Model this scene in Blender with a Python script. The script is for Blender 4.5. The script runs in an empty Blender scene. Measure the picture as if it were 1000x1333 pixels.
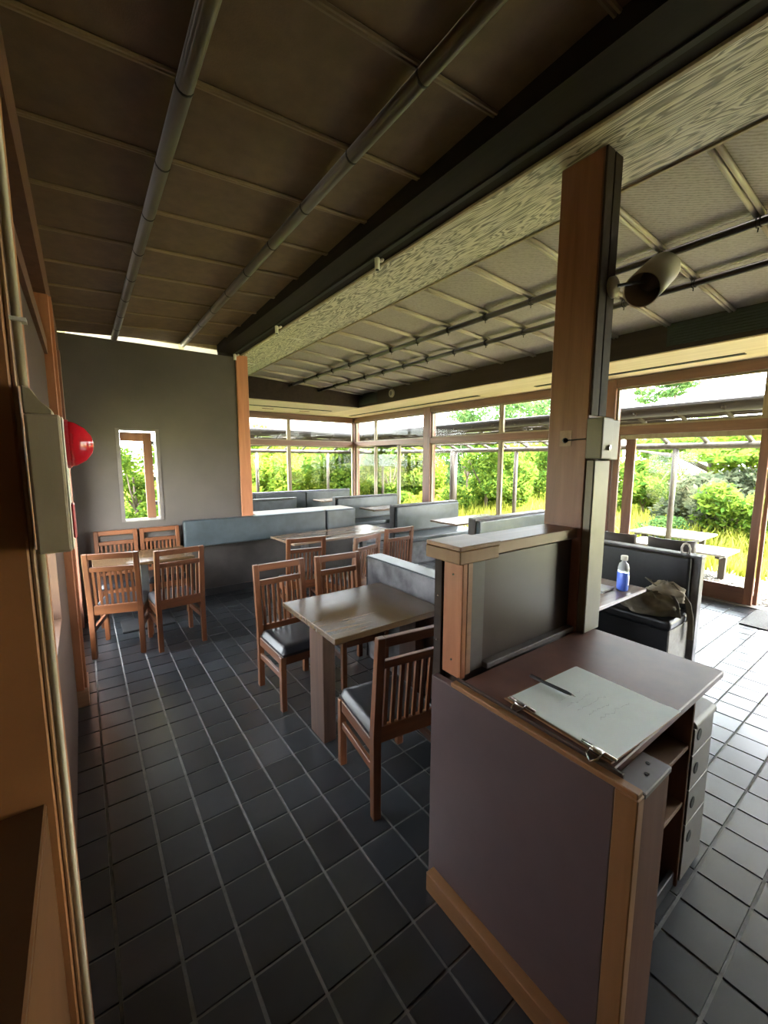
import bpy, bmesh, math, random
from mathutils import Vector, Matrix, Euler
random.seed(7)
R = math.radians
S = 0.874                     # modelling units -> metres (applied to everything at the end)
SC = bpy.context.scene
COL = SC.collection

# ------------------------------------------------------------------ camera
cam_d = bpy.data.cameras.new('camera')
cam = bpy.data.objects.new('camera', cam_d); COL.objects.link(cam)
cam_d.sensor_fit = 'VERTICAL'; cam_d.sensor_height = 36.0
cam_d.lens = 540.0 * 36.0 / 1333.0
cam_d.clip_start = 0.02; cam_d.clip_end = 400
_r = Vector((0.80907508, -0.58769955, 0.002597)); _u = Vector((0.07183492, 0.10327763, 0.99205518)); _f = Vector((0.58329859, 0.80246057, -0.12577671))
cam.matrix_world = Matrix(((_r.x, _u.x, -_f.x, 0), (_r.y, _u.y, -_f.y, 0), (_r.z, _u.z, -_f.z, 1.9 * S), (0, 0, 0, 1)))
SC.camera = cam

# ------------------------------------------------------------------ sky, sun, exposure
world = bpy.data.worlds.new('sky'); SC.world = world; world.use_nodes = True
wn = world.node_tree; wn.nodes.clear()
w_out = wn.nodes.new('ShaderNodeOutputWorld'); w_bg = wn.nodes.new('ShaderNodeBackground')
w_sky = wn.nodes.new('ShaderNodeTexSky'); w_sky.sky_type = 'NISHITA'; w_sky.sun_disc = False
w_sky.sun_elevation = R(58); w_sky.sun_rotation = R(155); w_sky.air_density = 1.0; w_sky.dust_density = 3.0; w_sky.ozone_density = 1.0
w_mix = wn.nodes.new('ShaderNodeMix'); w_mix.data_type = 'RGBA'; w_mix.inputs[0].default_value = 0.55
w_mix.inputs[7].default_value = (9.0, 9.0, 8.8, 1)      # thin bright cloud over the blue
wn.links.new(w_sky.outputs[0], w_mix.inputs[6]); wn.links.new(w_mix.outputs[2], w_bg.inputs[0])
w_bg.inputs[1].default_value = 0.50
wn.links.new(w_bg.outputs[0], w_out.inputs[0])
sun_d = bpy.data.lights.new('sun', 'SUN'); sun_d.energy = 4.5; sun_d.angle = R(1.5); sun_d.color = (1.0, 0.95, 0.86)
sun = bpy.data.objects.new('sun', sun_d); COL.objects.link(sun)
sun.rotation_euler = (R(27), 0, R(65)); sun.location = (20, 10, 30)
SC.view_settings.view_transform = 'Standard'; SC.view_settings.look = 'None'
SC.view_settings.gamma = 1.0; SC.view_settings.use_curve_mapping = False
SC.view_settings.exposure = 3.55

# ------------------------------------------------------------------ materials
def nodes(name):
    m = bpy.data.materials.new(name); m.use_nodes = True
    nt = m.node_tree; bs = nt.nodes['Principled BSDF']
    return m, nt, bs
def ramp(nt, src, stops):
    r = nt.nodes.new('ShaderNodeValToRGB'); e = r.color_ramp.elements
    while len(e) < len(stops): e.new(0.5)
    for k, (p, c) in enumerate(stops): e[k].position = p; e[k].color = (c[0], c[1], c[2], 1)
    nt.links.new(src, r.inputs[0]); return r
def coords(nt, scale=(1, 1, 1), rnd=True):
    tc = nt.nodes.new('ShaderNodeTexCoord'); mp = nt.nodes.new('ShaderNodeMapping')
    mp.inputs['Scale'].default_value = scale
    nt.links.new(tc.outputs['Object'], mp.inputs[0])
    if rnd:
        oi = nt.nodes.new('ShaderNodeObjectInfo'); ml = nt.nodes.new('ShaderNodeMath'); ml.operation = 'MULTIPLY'; ml.inputs[1].default_value = 37.0
        nt.links.new(oi.outputs['Random'], ml.inputs[0]); nt.links.new(ml.outputs[0], mp.inputs['Location'])
    return mp.outputs[0]
def noise(nt, vec, scale, detail=4, rough=0.55, dist=0.0):
    n = nt.nodes.new('ShaderNodeTexNoise'); n.inputs['Scale'].default_value = scale; n.inputs['Detail'].default_value = detail
    n.inputs['Roughness'].default_value = rough; n.inputs['Distortion'].default_value = dist
    nt.links.new(vec, n.inputs['Vector']); return n.outputs['Fac']
def bump(nt, bs, h, strength=0.3, dist=0.01):
    b = nt.nodes.new('ShaderNodeBump'); b.inputs['Strength'].default_value = strength; b.inputs['Distance'].default_value = dist
    nt.links.new(h, b.inputs['Height']); nt.links.new(b.outputs[0], bs.inputs['Normal'])
def plain(name, c, rough=0.5, var=0.18, scale=8.0, metal=0.0, bmp=0.0, bscale=None, spec=0.5):
    m, nt, bs = nodes(name)
    v = coords(nt); f = noise(nt, v, scale)
    r = ramp(nt, f, [(0.3, [x * (1 - var) for x in c]), (0.7, [min(1, x * (1 + var)) for x in c])])
    nt.links.new(r.outputs[0], bs.inputs['Base Color']); bs.inputs['Roughness'].default_value = rough; bs.inputs['Metallic'].default_value = metal
    bs.inputs['Specular IOR Level'].default_value = spec
    if bmp: bump(nt, bs, noise(nt, v, bscale or scale * 6), bmp)
    return m
def wood(name, c1, c2, rough=0.45, axis='Z', scale=1.0, bmp=0.12, spec=0.5):
    m, nt, bs = nodes(name)
    s = {'X': (0.7, 9, 9), 'Y': (9, 0.7, 9), 'Z': (9, 9, 0.7)}[axis]
    v = coords(nt, [x * scale for x in s])
    f = noise(nt, v, 2.2, 6, 0.62, 0.6)
    r = ramp(nt, f, [(0.28, c1), (0.5, [(a + b) / 2 for a, b in zip(c1, c2)]), (0.72, c2)])
    oi = nt.nodes.new('ShaderNodeObjectInfo'); hs = nt.nodes.new('ShaderNodeHueSaturation')
    mr = nt.nodes.new('ShaderNodeMapRange'); mr.inputs[3].default_value = 0.85; mr.inputs[4].default_value = 1.15
    nt.links.new(oi.outputs['Random'], mr.inputs[0]); nt.links.new(mr.outputs[0], hs.inputs['Value']); nt.links.new(r.outputs[0], hs.inputs['Color'])
    nt.links.new(hs.outputs[0], bs.inputs['Base Color'])
    bs.inputs['Roughness'].default_value = rough; bs.inputs['Specular IOR Level'].default_value = spec
    bump(nt, bs, f, bmp, 0.004)
    return m
M = {}
M['chair_wood'] = wood('chair_wood', (0.074, 0.024, 0.009), (0.178, 0.062, 0.022), 0.42)
M['chair_wood_x'] = wood('chair_wood_x', (0.074, 0.024, 0.009), (0.178, 0.062, 0.022), 0.42, 'X')
M['chair_wood_y'] = wood('chair_wood_y', (0.074, 0.024, 0.009), (0.178, 0.062, 0.022), 0.42, 'Y')
M['black_vinyl'] = plain('black_vinyl', (0.011, 0.011, 0.013), 0.36, 0.2, 30, bmp=0.05, bscale=120)
M['blue_vinyl'] = plain('blue_vinyl', (0.049, 0.061, 0.068), 0.33, 0.22, 9, bmp=0.06, bscale=90)
M['old_vinyl'] = plain('old_vinyl', (0.111, 0.106, 0.111), 0.5, 0.55, 7, bmp=0.1, bscale=60)
M['dark_panel'] = plain('dark_panel', (0.042, 0.035, 0.032), 0.5, 0.35, 4)
M['kick'] = plain('kick', (0.02, 0.02, 0.021), 0.5)
M['table_top'] = wood('table_top', (0.051, 0.028, 0.013), (0.089, 0.053, 0.024), 0.27, 'X', 0.8, 0.05)
M['table_leg'] = wood('table_leg', (0.041, 0.019, 0.012), (0.091, 0.045, 0.027), 0.5, 'Z')
M['pale_top'] = wood('pale_top', (0.16, 0.10, 0.07), (0.27, 0.19, 0.13), 0.22, 'X', 0.8, 0.03)
M['post_wood'] = wood('post_wood', (0.147, 0.057, 0.033), (0.251, 0.110, 0.068), 0.5, 'Z', 0.8)
M['post_orange'] = wood('post_orange', (0.314, 0.114, 0.050), (0.456, 0.184, 0.086), 0.5, 'Z', 0.7)
M['frame_wood'] = wood('frame_wood', (0.15, 0.066, 0.035), (0.27, 0.125, 0.07), 0.5, 'Z', 0.8)
M['frame_wood_y'] = wood('frame_wood_y', (0.13, 0.06, 0.034), (0.24, 0.115, 0.066), 0.5, 'Y', 0.8)
M['frame_wood_x'] = wood('frame_wood_x', (0.13, 0.06, 0.034), (0.24, 0.115, 0.066), 0.5, 'X', 0.8)
M['sash'] = wood('sash', (0.25, 0.19, 0.11), (0.38, 0.30, 0.18), 0.5, 'Z', 0.8)
M['soffit'] = wood('soffit', (0.617, 0.477, 0.299), (0.807, 0.662, 0.457), 0.5, 'Y', 0.7, 0.06)
M['soffit_x'] = wood('soffit_x', (0.617, 0.477, 0.299), (0.807, 0.662, 0.457), 0.5, 'X', 0.7, 0.06)
M['dark_beam'] = wood('dark_beam', (0.010, 0.006, 0.005), (0.019, 0.012, 0.010), 0.75, 'Y', 0.7, spec=0.15)
M['shade_beige'] = plain('shade_beige', (0.42, 0.38, 0.29), 0.45, 0.06)
M['fascia'] = wood('fascia', (0.030, 0.019, 0.016), (0.051, 0.033, 0.026), 0.7, 'Y', 0.7, spec=0.2)
M['tan_trim'] = wood('tan_trim', (0.245, 0.113, 0.039), (0.360, 0.178, 0.071), 0.5, 'Z', 0.7)
M['tan_trim_y'] = wood('tan_trim_y', (0.245, 0.113, 0.039), (0.360, 0.178, 0.071), 0.5, 'Y', 0.7)
M['cap_wood'] = wood('cap_wood', (0.238, 0.118, 0.068), (0.389, 0.216, 0.131), 0.42, 'X', 0.8)
M['laminate'] = plain('laminate', (0.119, 0.082, 0.081), 0.42, 0.12, 3.0)
M['counter_top'] = plain('counter_top', (0.155, 0.068, 0.049), 0.46, 0.22, 5.0)
M['brown_panel'] = plain('brown_panel', (0.055, 0.034, 0.025), 0.4, 0.15, 4)
M['gray_trim'] = plain('gray_trim', (0.13, 0.11, 0.105), 0.5)
M['end_brown'] = wood('end_brown', (0.098, 0.044, 0.026), (0.148, 0.070, 0.044), 0.6, 'Z', 0.7, spec=0.2)
M['post_brown'] = plain('post_brown', (0.34, 0.135, 0.042), 0.6, 0.12, 5)  # brightened brown stands in for light from behind the camera
M['wall_dark'] = plain('wall_dark', (0.06, 0.028, 0.014), 0.6, 0.12, 5)
M['wall_brown'] = plain('wall_brown', (0.085, 0.034, 0.010), 0.8, 0.12, 5, spec=0.12)
M['shelf_wood'] = wood('shelf_wood', (0.17, 0.09, 0.05), (0.26, 0.15, 0.09), 0.65, 'X', 0.7, spec=0.2)
M['drawer_gray'] = plain('drawer_gray', (0.187, 0.169, 0.151), 0.5, 0.1, 5)
M['hole_black'] = plain('hole_black', (0.01, 0.009, 0.008), 0.8)
M['metal'] = plain('metal', (0.62, 0.60, 0.56), 0.25, 0.08, 12, metal=1.0)
M['metal_cover'] = plain('metal_cover', (0.173, 0.155, 0.119), 0.5, 0.1, 6, metal=0.2)
M['steel_dark'] = plain('steel_dark', (0.10, 0.10, 0.10), 0.4, 0.1, 8, metal=0.7)
M['white_plastic'] = plain('white_plastic', (0.72, 0.69, 0.60), 0.45, 0.06)
M['beige_box'] = plain('beige_box', (0.46, 0.37, 0.245), 0.5, 0.06)
M['cream_pipe'] = plain('cream_pipe', (0.410, 0.335, 0.217), 0.45, 0.08)
M['paper'] = plain('paper', (0.872, 0.950, 0.903), 0.7, 0.05, 6, bmp=0.1, bscale=14)
M['paper_worn'] = plain('paper_worn', (0.62, 0.63, 0.60), 0.7, 0.1, 20)
M['pencil'] = plain('pencil', (0.600, 0.636, 0.624), 0.7)
M['ink'] = plain('ink', (0.008, 0.008, 0.009), 0.5)
M['blue_liquid'] = plain('blue_liquid', (0.10, 0.20, 0.85), 0.25, 0.1)
M['canvas'] = plain('canvas', (0.15, 0.13, 0.09), 0.85, 0.35, 10, bmp=0.25, bscale=60)
M['canvas_light'] = plain('canvas_light', (0.36, 0.32, 0.24), 0.85, 0.3, 10, bmp=0.2, bscale=50)
M['bamboo_dark'] = wood('bamboo_dark', (0.061, 0.045, 0.027), (0.112, 0.086, 0.055), 0.38, 'Y', 0.8)
M['bamboo_black'] = wood('bamboo_black', (0.03, 0.022, 0.018), (0.06, 0.045, 0.036), 0.4, 'Y', 0.8)
M['bamboo_pale'] = wood('bamboo_pale', (0.34, 0.28, 0.20), (0.52, 0.44, 0.33), 0.4, 'X', 0.8)
M['rope'] = plain('rope', (0.02, 0.016, 0.012), 0.8)
M['batten'] = wood('batten', (0.119, 0.076, 0.038), (0.205, 0.135, 0.070), 0.5, 'X', 0.8)
M['ceil_panel'] = plain('ceil_panel', (0.101, 0.059, 0.029), 0.7, 0.18, 14, bmp=0.1, bscale=160)
M['grille'] = plain('grille', (0.018, 0.026, 0.024), 0.6)
M['speaker'] = plain('speaker', (0.50, 0.45, 0.36), 0.5)
M['mat'] = plain('mat', (0.12, 0.12, 0.11), 0.95, 0.35, 60, bmp=0.4, bscale=150)
M['outdoor_wood'] = wood('outdoor_wood', (0.037, 0.029, 0.021), (0.070, 0.055, 0.040), 0.7, 'Z')
M['log'] = wood('log', (0.018, 0.014, 0.012), (0.036, 0.030, 0.025), 0.7, 'Y')
M['reed'] = wood('reed', (0.025, 0.017, 0.012), (0.055, 0.037, 0.025), 0.8, 'Y')
M['gray_plank'] = wood('gray_plank', (0.228, 0.216, 0.198), (0.330, 0.312, 0.288), 0.6, 'Y')
M['white_board'] = plain('white_board', (0.78, 0.76, 0.72), 0.6, 0.05)
M['far_roof'] = plain('far_roof', (0.32, 0.22, 0.21), 0.7, 0.2)
M['far_wall'] = plain('far_wall', (0.55, 0.53, 0.52), 0.7, 0.1)
M['car_white'] = plain('car_white', (0.75, 0.75, 0.73), 0.3, 0.04)
M['car_glass'] = plain('car_glass', (0.03, 0.04, 0.05), 0.1)
M['rubber'] = plain('rubber', (0.02, 0.02, 0.02), 0.8)
M['bark'] = wood('bark', (0.06, 0.042, 0.03), (0.13, 0.10, 0.075), 0.9, 'Z')
M['gravel_stone'] = plain('gravel_stone', (0.231, 0.215, 0.182), 0.85, 0.4, 20)
M['outer_wall'] = plain('outer_wall', (0.35, 0.31, 0.26), 0.8)
M['brown_seat'] = plain('brown_seat', (0.075, 0.06, 0.05), 0.5)

def m_plaster():
    m, nt, bs = nodes('plaster'); v = coords(nt, rnd=False)
    f = noise(nt, v, 1.2, 6, 0.6); r = ramp(nt, f, [(0.3, (0.070, 0.058, 0.051)), (0.7, (0.098, 0.082, 0.073))])
    nt.links.new(r.outputs[0], bs.inputs['Base Color']); bs.inputs['Roughness'].default_value = 0.85
    bump(nt, bs, noise(nt, v, 140, 3), 0.25, 0.004); return m
M['plaster'] = m_plaster()
def m_tile(name, island):
    m, nt, bs = nodes(name); v = coords(nt, rnd=not island)
    if island:
        g = nt.nodes.new('ShaderNodeNewGeometry'); rnd = g.outputs['Random Per Island']
    else:
        oi = nt.nodes.new('ShaderNodeObjectInfo'); rnd = oi.outputs['Random']
    r = ramp(nt, rnd, [(0.0, (0.016, 0.018, 0.021)), (0.6, (0.022, 0.025, 0.029)), (1.0, (0.031, 0.035, 0.040))])
    f = noise(nt, v, 14, 5, 0.6, 0.8)
    mx = nt.nodes.new('ShaderNodeMix'); mx.data_type = 'RGBA'; mx.blend_type = 'MULTIPLY'; mx.inputs[0].default_value = 0.6
    r2 = ramp(nt, f, [(0.3, (0.75, 0.75, 0.75)), (0.7, (1.15, 1.15, 1.15))])
    nt.links.new(r.outputs[0], mx.inputs[6]); nt.links.new(r2.outputs[0], mx.inputs[7]); nt.links.new(mx.outputs[2], bs.inputs['Base Color'])
    rr = nt.nodes.new('ShaderNodeMapRange'); rr.inputs[3].default_value = 0.27; rr.inputs[4].default_value = 0.33
    nt.links.new(f, rr.inputs[0]); nt.links.new(rr.outputs[0], bs.inputs['Roughness'])
    bs.inputs['Specular IOR Level'].default_value = 0.9
    bump(nt, bs, noise(nt, v, 4, 2, 0.4, 0.3), 0.055, 0.010); return m
M['tile'] = m_tile('slate_tile', False); M['tile_field'] = m_tile('slate_tile_field', True)
M['grout'] = plain('grout', (0.20, 0.197, 0.19), 0.85, 0.25, 20)
def m_plank():
    # wavy cathedral grain running along Y: contour lines of a stretched noise field
    m, nt, bs = nodes('grain_plank'); v = coords(nt, (8.0, 1.1, 8.0), rnd=False)
    f = noise(nt, v, 1.5, 3, 0.5, 0.5)
    a = nt.nodes.new('ShaderNodeMath'); a.operation = 'MULTIPLY'; a.inputs[1].default_value = 95.0; nt.links.new(f, a.inputs[0])
    s = nt.nodes.new('ShaderNodeMath'); s.operation = 'SINE'; nt.links.new(a.outputs[0], s.inputs[0])
    mr = nt.nodes.new('ShaderNodeMapRange'); mr.inputs[1].default_value = -1; mr.inputs[2].default_value = 1; nt.links.new(s.outputs[0], mr.inputs[0])
    f2 = noise(nt, coords(nt, (30, 2, 30), rnd=False), 2.0, 5)
    ad = nt.nodes.new('ShaderNodeMath'); ad.operation = 'ADD'; nt.links.new(mr.outputs[0], ad.inputs[0])
    m2 = nt.nodes.new('ShaderNodeMath'); m2.operation = 'MULTIPLY'; m2.inputs[1].default_value = 0.7; nt.links.new(f2, m2.inputs[0]); nt.links.new(m2.outputs[0], ad.inputs[1])
    r = ramp(nt, ad.outputs[0], [(0.25, (0.10, 0.085, 0.06)), (0.7, (0.36, 0.32, 0.23)), (1.0, (0.62, 0.56, 0.43))])
    nt.links.new(r.outputs[0], bs.inputs['Base Color']); bs.inputs['Roughness'].default_value = 0.42
    bump(nt, bs, ad.outputs[0], 0.25, 0.004); return m
M['grain_plank'] = m_plank()
def m_woven():
    m, nt, bs = nodes('woven_panel'); v = coords(nt, rnd=False)
    w = nt.nodes.new('ShaderNodeTexWave'); w.inputs['Scale'].default_value = 22; w.inputs['Distortion'].default_value = 3.0; w.bands_direction = 'DIAGONAL'; nt.links.new(v, w.inputs[0])
    f = noise(nt, v, 40, 3)
    ad = nt.nodes.new('ShaderNodeMath'); ad.operation = 'MULTIPLY_ADD'; ad.inputs[1].default_value = 0.5; nt.links.new(w.outputs['Fac'], ad.inputs[0]); nt.links.new(f, ad.inputs[2])
    r = ramp(nt, ad.outputs[0], [(0.3, (0.20, 0.165, 0.14)), (0.9, (0.36, 0.305, 0.265))])
    nt.links.new(r.outputs[0], bs.inputs['Base Color']); bs.inputs['Roughness'].default_value = 0.6
    bump(nt, bs, ad.outputs[0], 0.3, 0.004); return m
M['woven'] = m_woven()
def m_glass(name='window_glass', tint=(0.97, 0.985, 0.98)):
    m = bpy.data.materials.new(name); m.use_nodes = True; nt = m.node_tree; nt.nodes.clear()
    o = nt.nodes.new('ShaderNodeOutputMaterial'); t = nt.nodes.new('ShaderNodeBsdfTransparent'); g = nt.nodes.new('ShaderNodeBsdfGlossy')
    t.inputs[0].default_value = (*tint, 1); g.inputs['Roughness'].default_value = 0.02
    lw = nt.nodes.new('ShaderNodeLayerWeight'); pw_ = nt.nodes.new('ShaderNodeMath'); pw_.operation = 'POWER'; pw_.inputs[1].default_value = 5.0
    ma = nt.nodes.new('ShaderNodeMath'); ma.operation = 'MULTIPLY_ADD'; ma.inputs[1].default_value = 0.5; ma.inputs[2].default_value = 0.005
    lw.inputs[0].default_value = 0.5; nt.links.new(lw.outputs['Facing'], pw_.inputs[0]); nt.links.new(pw_.outputs[0], ma.inputs[0])
    x = nt.nodes.new('ShaderNodeMixShader'); nt.links.new(ma.outputs[0], x.inputs[0]); nt.links.new(t.outputs[0], x.inputs[1]); nt.links.new(g.outputs[0], x.inputs[2])
    nt.links.new(x.outputs[0], o.inputs[0]); return m
M['glass'] = m_glass()
M['frosted'] = None
def m_frosted():
    m, nt, bs = nodes('frosted_glass'); bs.inputs['Base Color'].default_value = (0.9, 0.88, 0.82, 1)
    bs.inputs['Transmission Weight'].default_value = 0.0; bs.inputs['Roughness'].default_value = 0.5
    t = nt.nodes.new('ShaderNodeBsdfTranslucent'); t.inputs[0].default_value = (0.9, 0.86, 0.8, 1)
    x = nt.nodes.new('ShaderNodeMixShader'); x.inputs[0].default_value = 0.7
    nt.links.new(bs.outputs[0], x.inputs[1]); nt.links.new(t.outputs[0], x.inputs[2])
    nt.links.new(x.outputs[0], nt.nodes['Material Output'].inputs[0]); return m
M['frosted'] = m_frosted()
def m_clear(name, c, rough=0.1):
    m, nt, bs = nodes(name); bs.inputs['Base Color'].default_value = (*c, 1); bs.inputs['Transmission Weight'].default_value = 0.6
    bs.inputs['Roughness'].default_value = rough; bs.inputs['IOR'].default_value = 1.3; return m
M['clear_plastic'] = m_clear('clear_plastic', (0.85, 0.88, 0.9), 0.2)
def m_red():
    m, nt, bs = nodes('red_lens'); bs.inputs['Base Color'].default_value = (0.75, 0.015, 0.03, 1); bs.inputs['Roughness'].default_value = 0.15
    bs.inputs['Transmission Weight'].default_value = 0.25; bs.inputs['IOR'].default_value = 1.45; return m
M['red_lens'] = m_red(); M['red_paint'] = plain('red_paint', (0.45, 0.02, 0.03), 0.4)
def m_leaf(name, ca, cb, trans=0.45):
    m = bpy.data.materials.new(name); m.use_nodes = True; nt = m.node_tree; nt.nodes.clear()
    o = nt.nodes.new('ShaderNodeOutputMaterial'); g = nt.nodes.new('ShaderNodeNewGeometry')
    r = nt.nodes.new('ShaderNodeValToRGB'); r.color_ramp.elements[0].color = (*ca, 1); r.color_ramp.elements[1].color = (*cb, 1)
    nt.links.new(g.outputs['Random Per Island'], r.inputs[0])
    d = nt.nodes.new('ShaderNodeBsdfDiffuse'); t = nt.nodes.new('ShaderNodeBsdfTranslucent'); x = nt.nodes.new('ShaderNodeMixShader'); x.inputs[0].default_value = trans
    nt.links.new(r.outputs[0], d.inputs[0]); nt.links.new(r.outputs[0], t.inputs[0])
    nt.links.new(d.outputs[0], x.inputs[1]); nt.links.new(t.outputs[0], x.inputs[2]); nt.links.new(x.outputs[0], o.inputs[0]); return m
M['leaf_bright'] = m_leaf('leaf_bright', (0.057, 0.115, 0.013), (0.197, 0.254, 0.030))
M['leaf_mid'] = m_leaf('leaf_mid', (0.042, 0.098, 0.017), (0.168, 0.237, 0.033))
M['leaf_dark'] = m_leaf('leaf_dark', (0.024, 0.060, 0.022), (0.078, 0.131, 0.036))
M['leaf_grey'] = m_leaf('leaf_grey', (0.031, 0.043, 0.025), (0.093, 0.102, 0.061))
M['grass'] = m_leaf('grass_blade', (0.167, 0.196, 0.025), (0.297, 0.297, 0.054), 0.5)
def m_ground():
    m, nt, bs = nodes('meadow_soil'); v = coords(nt, rnd=False)
    f = noise(nt, v, 0.9, 8, 0.65); r = ramp(nt, f, [(0.3, (0.26, 0.27, 0.10)), (0.55, (0.40, 0.38, 0.15)), (0.75, (0.50, 0.45, 0.25))])
    nt.links.new(r.outputs[0], bs.inputs['Base Color']); bs.inputs['Roughness'].default_value = 0.95
    bump(nt, bs, noise(nt, v, 30, 4), 0.5, 0.05); return m
M['meadow'] = m_ground()
def m_gravel():
    m, nt, bs = nodes('gravel_bed'); v = coords(nt, rnd=False)
    vo = nt.nodes.new('ShaderNodeTexVoronoi'); vo.inputs['Scale'].default_value = 28; nt.links.new(v, vo.inputs['Vector'])
    r = ramp(nt, vo.outputs['Distance'], [(0.05, (0.26, 0.235, 0.19)), (0.6, (0.11, 0.095, 0.075))])
    nt.links.new(r.outputs[0], bs.inputs['Base Color']); bs.inputs['Roughness'].default_value = 0.9
    bump(nt, bs, vo.outputs['Distance'], -0.5, 0.03); return m
M['gravel_bed'] = m_gravel()

# ------------------------------------------------------------------ mesh helpers
class B:
    """collects shapes and links them as ONE mesh object"""
    def __init__(s): s.bm = bmesh.new()
    def _bev(s, geom_verts, bev, seg):
        if bev:
            es = {e for v in geom_verts for e in v.link_edges}
            bmesh.ops.bevel(s.bm, geom=list(es), offset=bev, segments=seg, affect='EDGES', profile=0.5)
    def box(s, x0, x1, y0, y1, z0, z1, bev=0, seg=1, mat=None):
        vs = [s.bm.verts.new((x, y, z)) for x in (x0, x1) for y in (y0, y1) for z in (z0, z1)]
        if mat: 
            for v in vs: v.co = mat @ v.co
        for f in ((0, 1, 3, 2), (4, 6, 7, 5), (0, 4, 5, 1), (2, 3, 7, 6), (0, 2, 6, 4), (1, 5, 7, 3)):
            s.bm.faces.new([vs[i] for i in f])
        s._bev(vs, bev, seg); return s
    def prism(s, pts, axis, a, b, bev=0, seg=1):
        """polygon pts (2-D) extruded along an axis from a to b"""
        def P(p, t):
            return {'X': (t, p[0], p[1]), 'Y': (p[0], t, p[1]), 'Z': (p[0], p[1], t)}[axis]
        v0 = [s.bm.verts.new(P(p, a)) for p in pts]; v1 = [s.bm.verts.new(P(p, b)) for p in pts]; n = len(pts)
        f0 = s.bm.faces.new(v0); f1 = s.bm.faces.new(v1[::-1])
        for i in range(n): s.bm.faces.new((v0[i], v1[i], v1[(i + 1) % n], v0[(i + 1) % n]))
        s._bev(v0 + v1, bev, seg); return s
    def tube(s, path, r, n=8, caps=True):
        path = [Vector(p) for p in path]; rs = r if isinstance(r, (list, tuple)) else [r] * len(path); rings = []
        up0 = None
        for i, p in enumerate(path):
            d = (path[min(i + 1, len(path) - 1)] - path[max(i - 1, 0)]).normalized()
            if up0 is None:
                up0 = Vector((0, 0, 1)) if abs(d.z) < 0.9 else Vector((1, 0, 0))
            a = d.cross(up0).normalized(); b = a.cross(d).normalized(); up0 = b
            rings.append([s.bm.verts.new(p + rs[i] * (math.cos(2 * math.pi * k / n) * a + math.sin(2 * math.pi * k / n) * b)) for k in range(n)])
        for i in range(len(rings) - 1):
            for k in range(n): s.bm.faces.new((rings[i][k], rings[i][(k + 1) % n], rings[i + 1][(k + 1) % n], rings[i + 1][k]))
        if caps: s.bm.faces.new(rings[0][::-1]); s.bm.faces.new(rings[-1])
        return s
    def lathe(s, prof, n=20, mat=None, cap0=True, cap1=True):
        """prof: (radius, height) pairs around Z"""
        rings = []
        for r, h in prof:
            ring = [Vector((r * math.cos(2 * math.pi * k / n), r * math.sin(2 * math.pi * k / n), h)) for k in range(n)]
            rings.append([s.bm.verts.new(mat @ c if mat else c) for c in ring])
        for i in range(len(rings) - 1):
            for k in range(n): s.bm.faces.new((rings[i][k], rings[i][(k + 1) % n], rings[i + 1][(k + 1) % n], rings[i + 1][k]))
        if cap0: s.bm.faces.new(rings[0][::-1])
        if cap1: s.bm.faces.new(rings[-1])
        return s
    def grid(s, nx, ny, fn):
        vs = [[s.bm.verts.new(fn(i / nx, j / ny)) for j in range(ny + 1)] for i in range(nx + 1)]
        for i in range(nx):
            for j in range(ny): s.bm.faces.new((vs[i][j], vs[i + 1][j], vs[i + 1][j + 1], vs[i][j + 1]))
        return s
    def obj(s, name, mat, parent=None, loc=(0, 0, 0), rot=(0, 0, 0), smooth=False, recalc=True):
        if recalc: bmesh.ops.recalc_face_normals(s.bm, faces=s.bm.faces)
        me = bpy.data.meshes.new(name); s.bm.to_mesh(me); s.bm.free()
        if smooth:
            for p in me.polygons: p.use_smooth = True
        me.materials.append(M[mat] if isinstance(mat, str) else mat)
        o = bpy.data.objects.new(name, me); COL.objects.link(o); o.location = loc; o.rotation_euler = rot
        if parent: o.parent = parent
        return o
def raw(name, verts, faces, mat, parent=None):
    me = bpy.data.meshes.new(name); me.from_pydata(verts, [], faces); me.materials.append(M[mat])
    o = bpy.data.objects.new(name, me); COL.objects.link(o)
    if parent: o.parent = parent
    return o
def inst(name, me, parent=None, loc=(0, 0, 0), rot=(0, 0, 0)):
    o = bpy.data.objects.new(name, me); COL.objects.link(o); o.location = loc; o.rotation_euler = rot
    if parent: o.parent = parent
    return o
def empty(name, loc=(0, 0, 0), rz=0):
    o = bpy.data.objects.new(name, None); COL.objects.link(o); o.location = loc; o.rotation_euler = (0, 0, rz); o.empty_display_size = 0.1
    return o
def tag(o, label, cat, group=None):
    o['label'] = label; o['category'] = cat
    if group: o['group'] = group
    return o
def thing(name, label, cat, loc=(0, 0, 0), rz=0, group=None): return tag(empty(name, loc, rz), label, cat, group)
def struct(o, label=None):
    o['kind'] = 'structure'
    if label: o['label'] = label
    return o
def dup(root, loc, rz, label, group=None):
    def cp(o, par):
        c = o.copy(); COL.objects.link(c); c.parent = par
        for ch in list(o.children): cp(ch, c)
        return c
    r = cp(root, None); r.location = loc; r.rotation_euler = (0, 0, rz); r['label'] = label
    if group: r['group'] = group
    return r
def rotm(loc, eul): return Matrix.Translation(loc) @ Euler(eul).to_matrix().to_4x4()

# ================================================================== SETTING
XW = 6.95                                   # plane of the long glass wall
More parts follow.
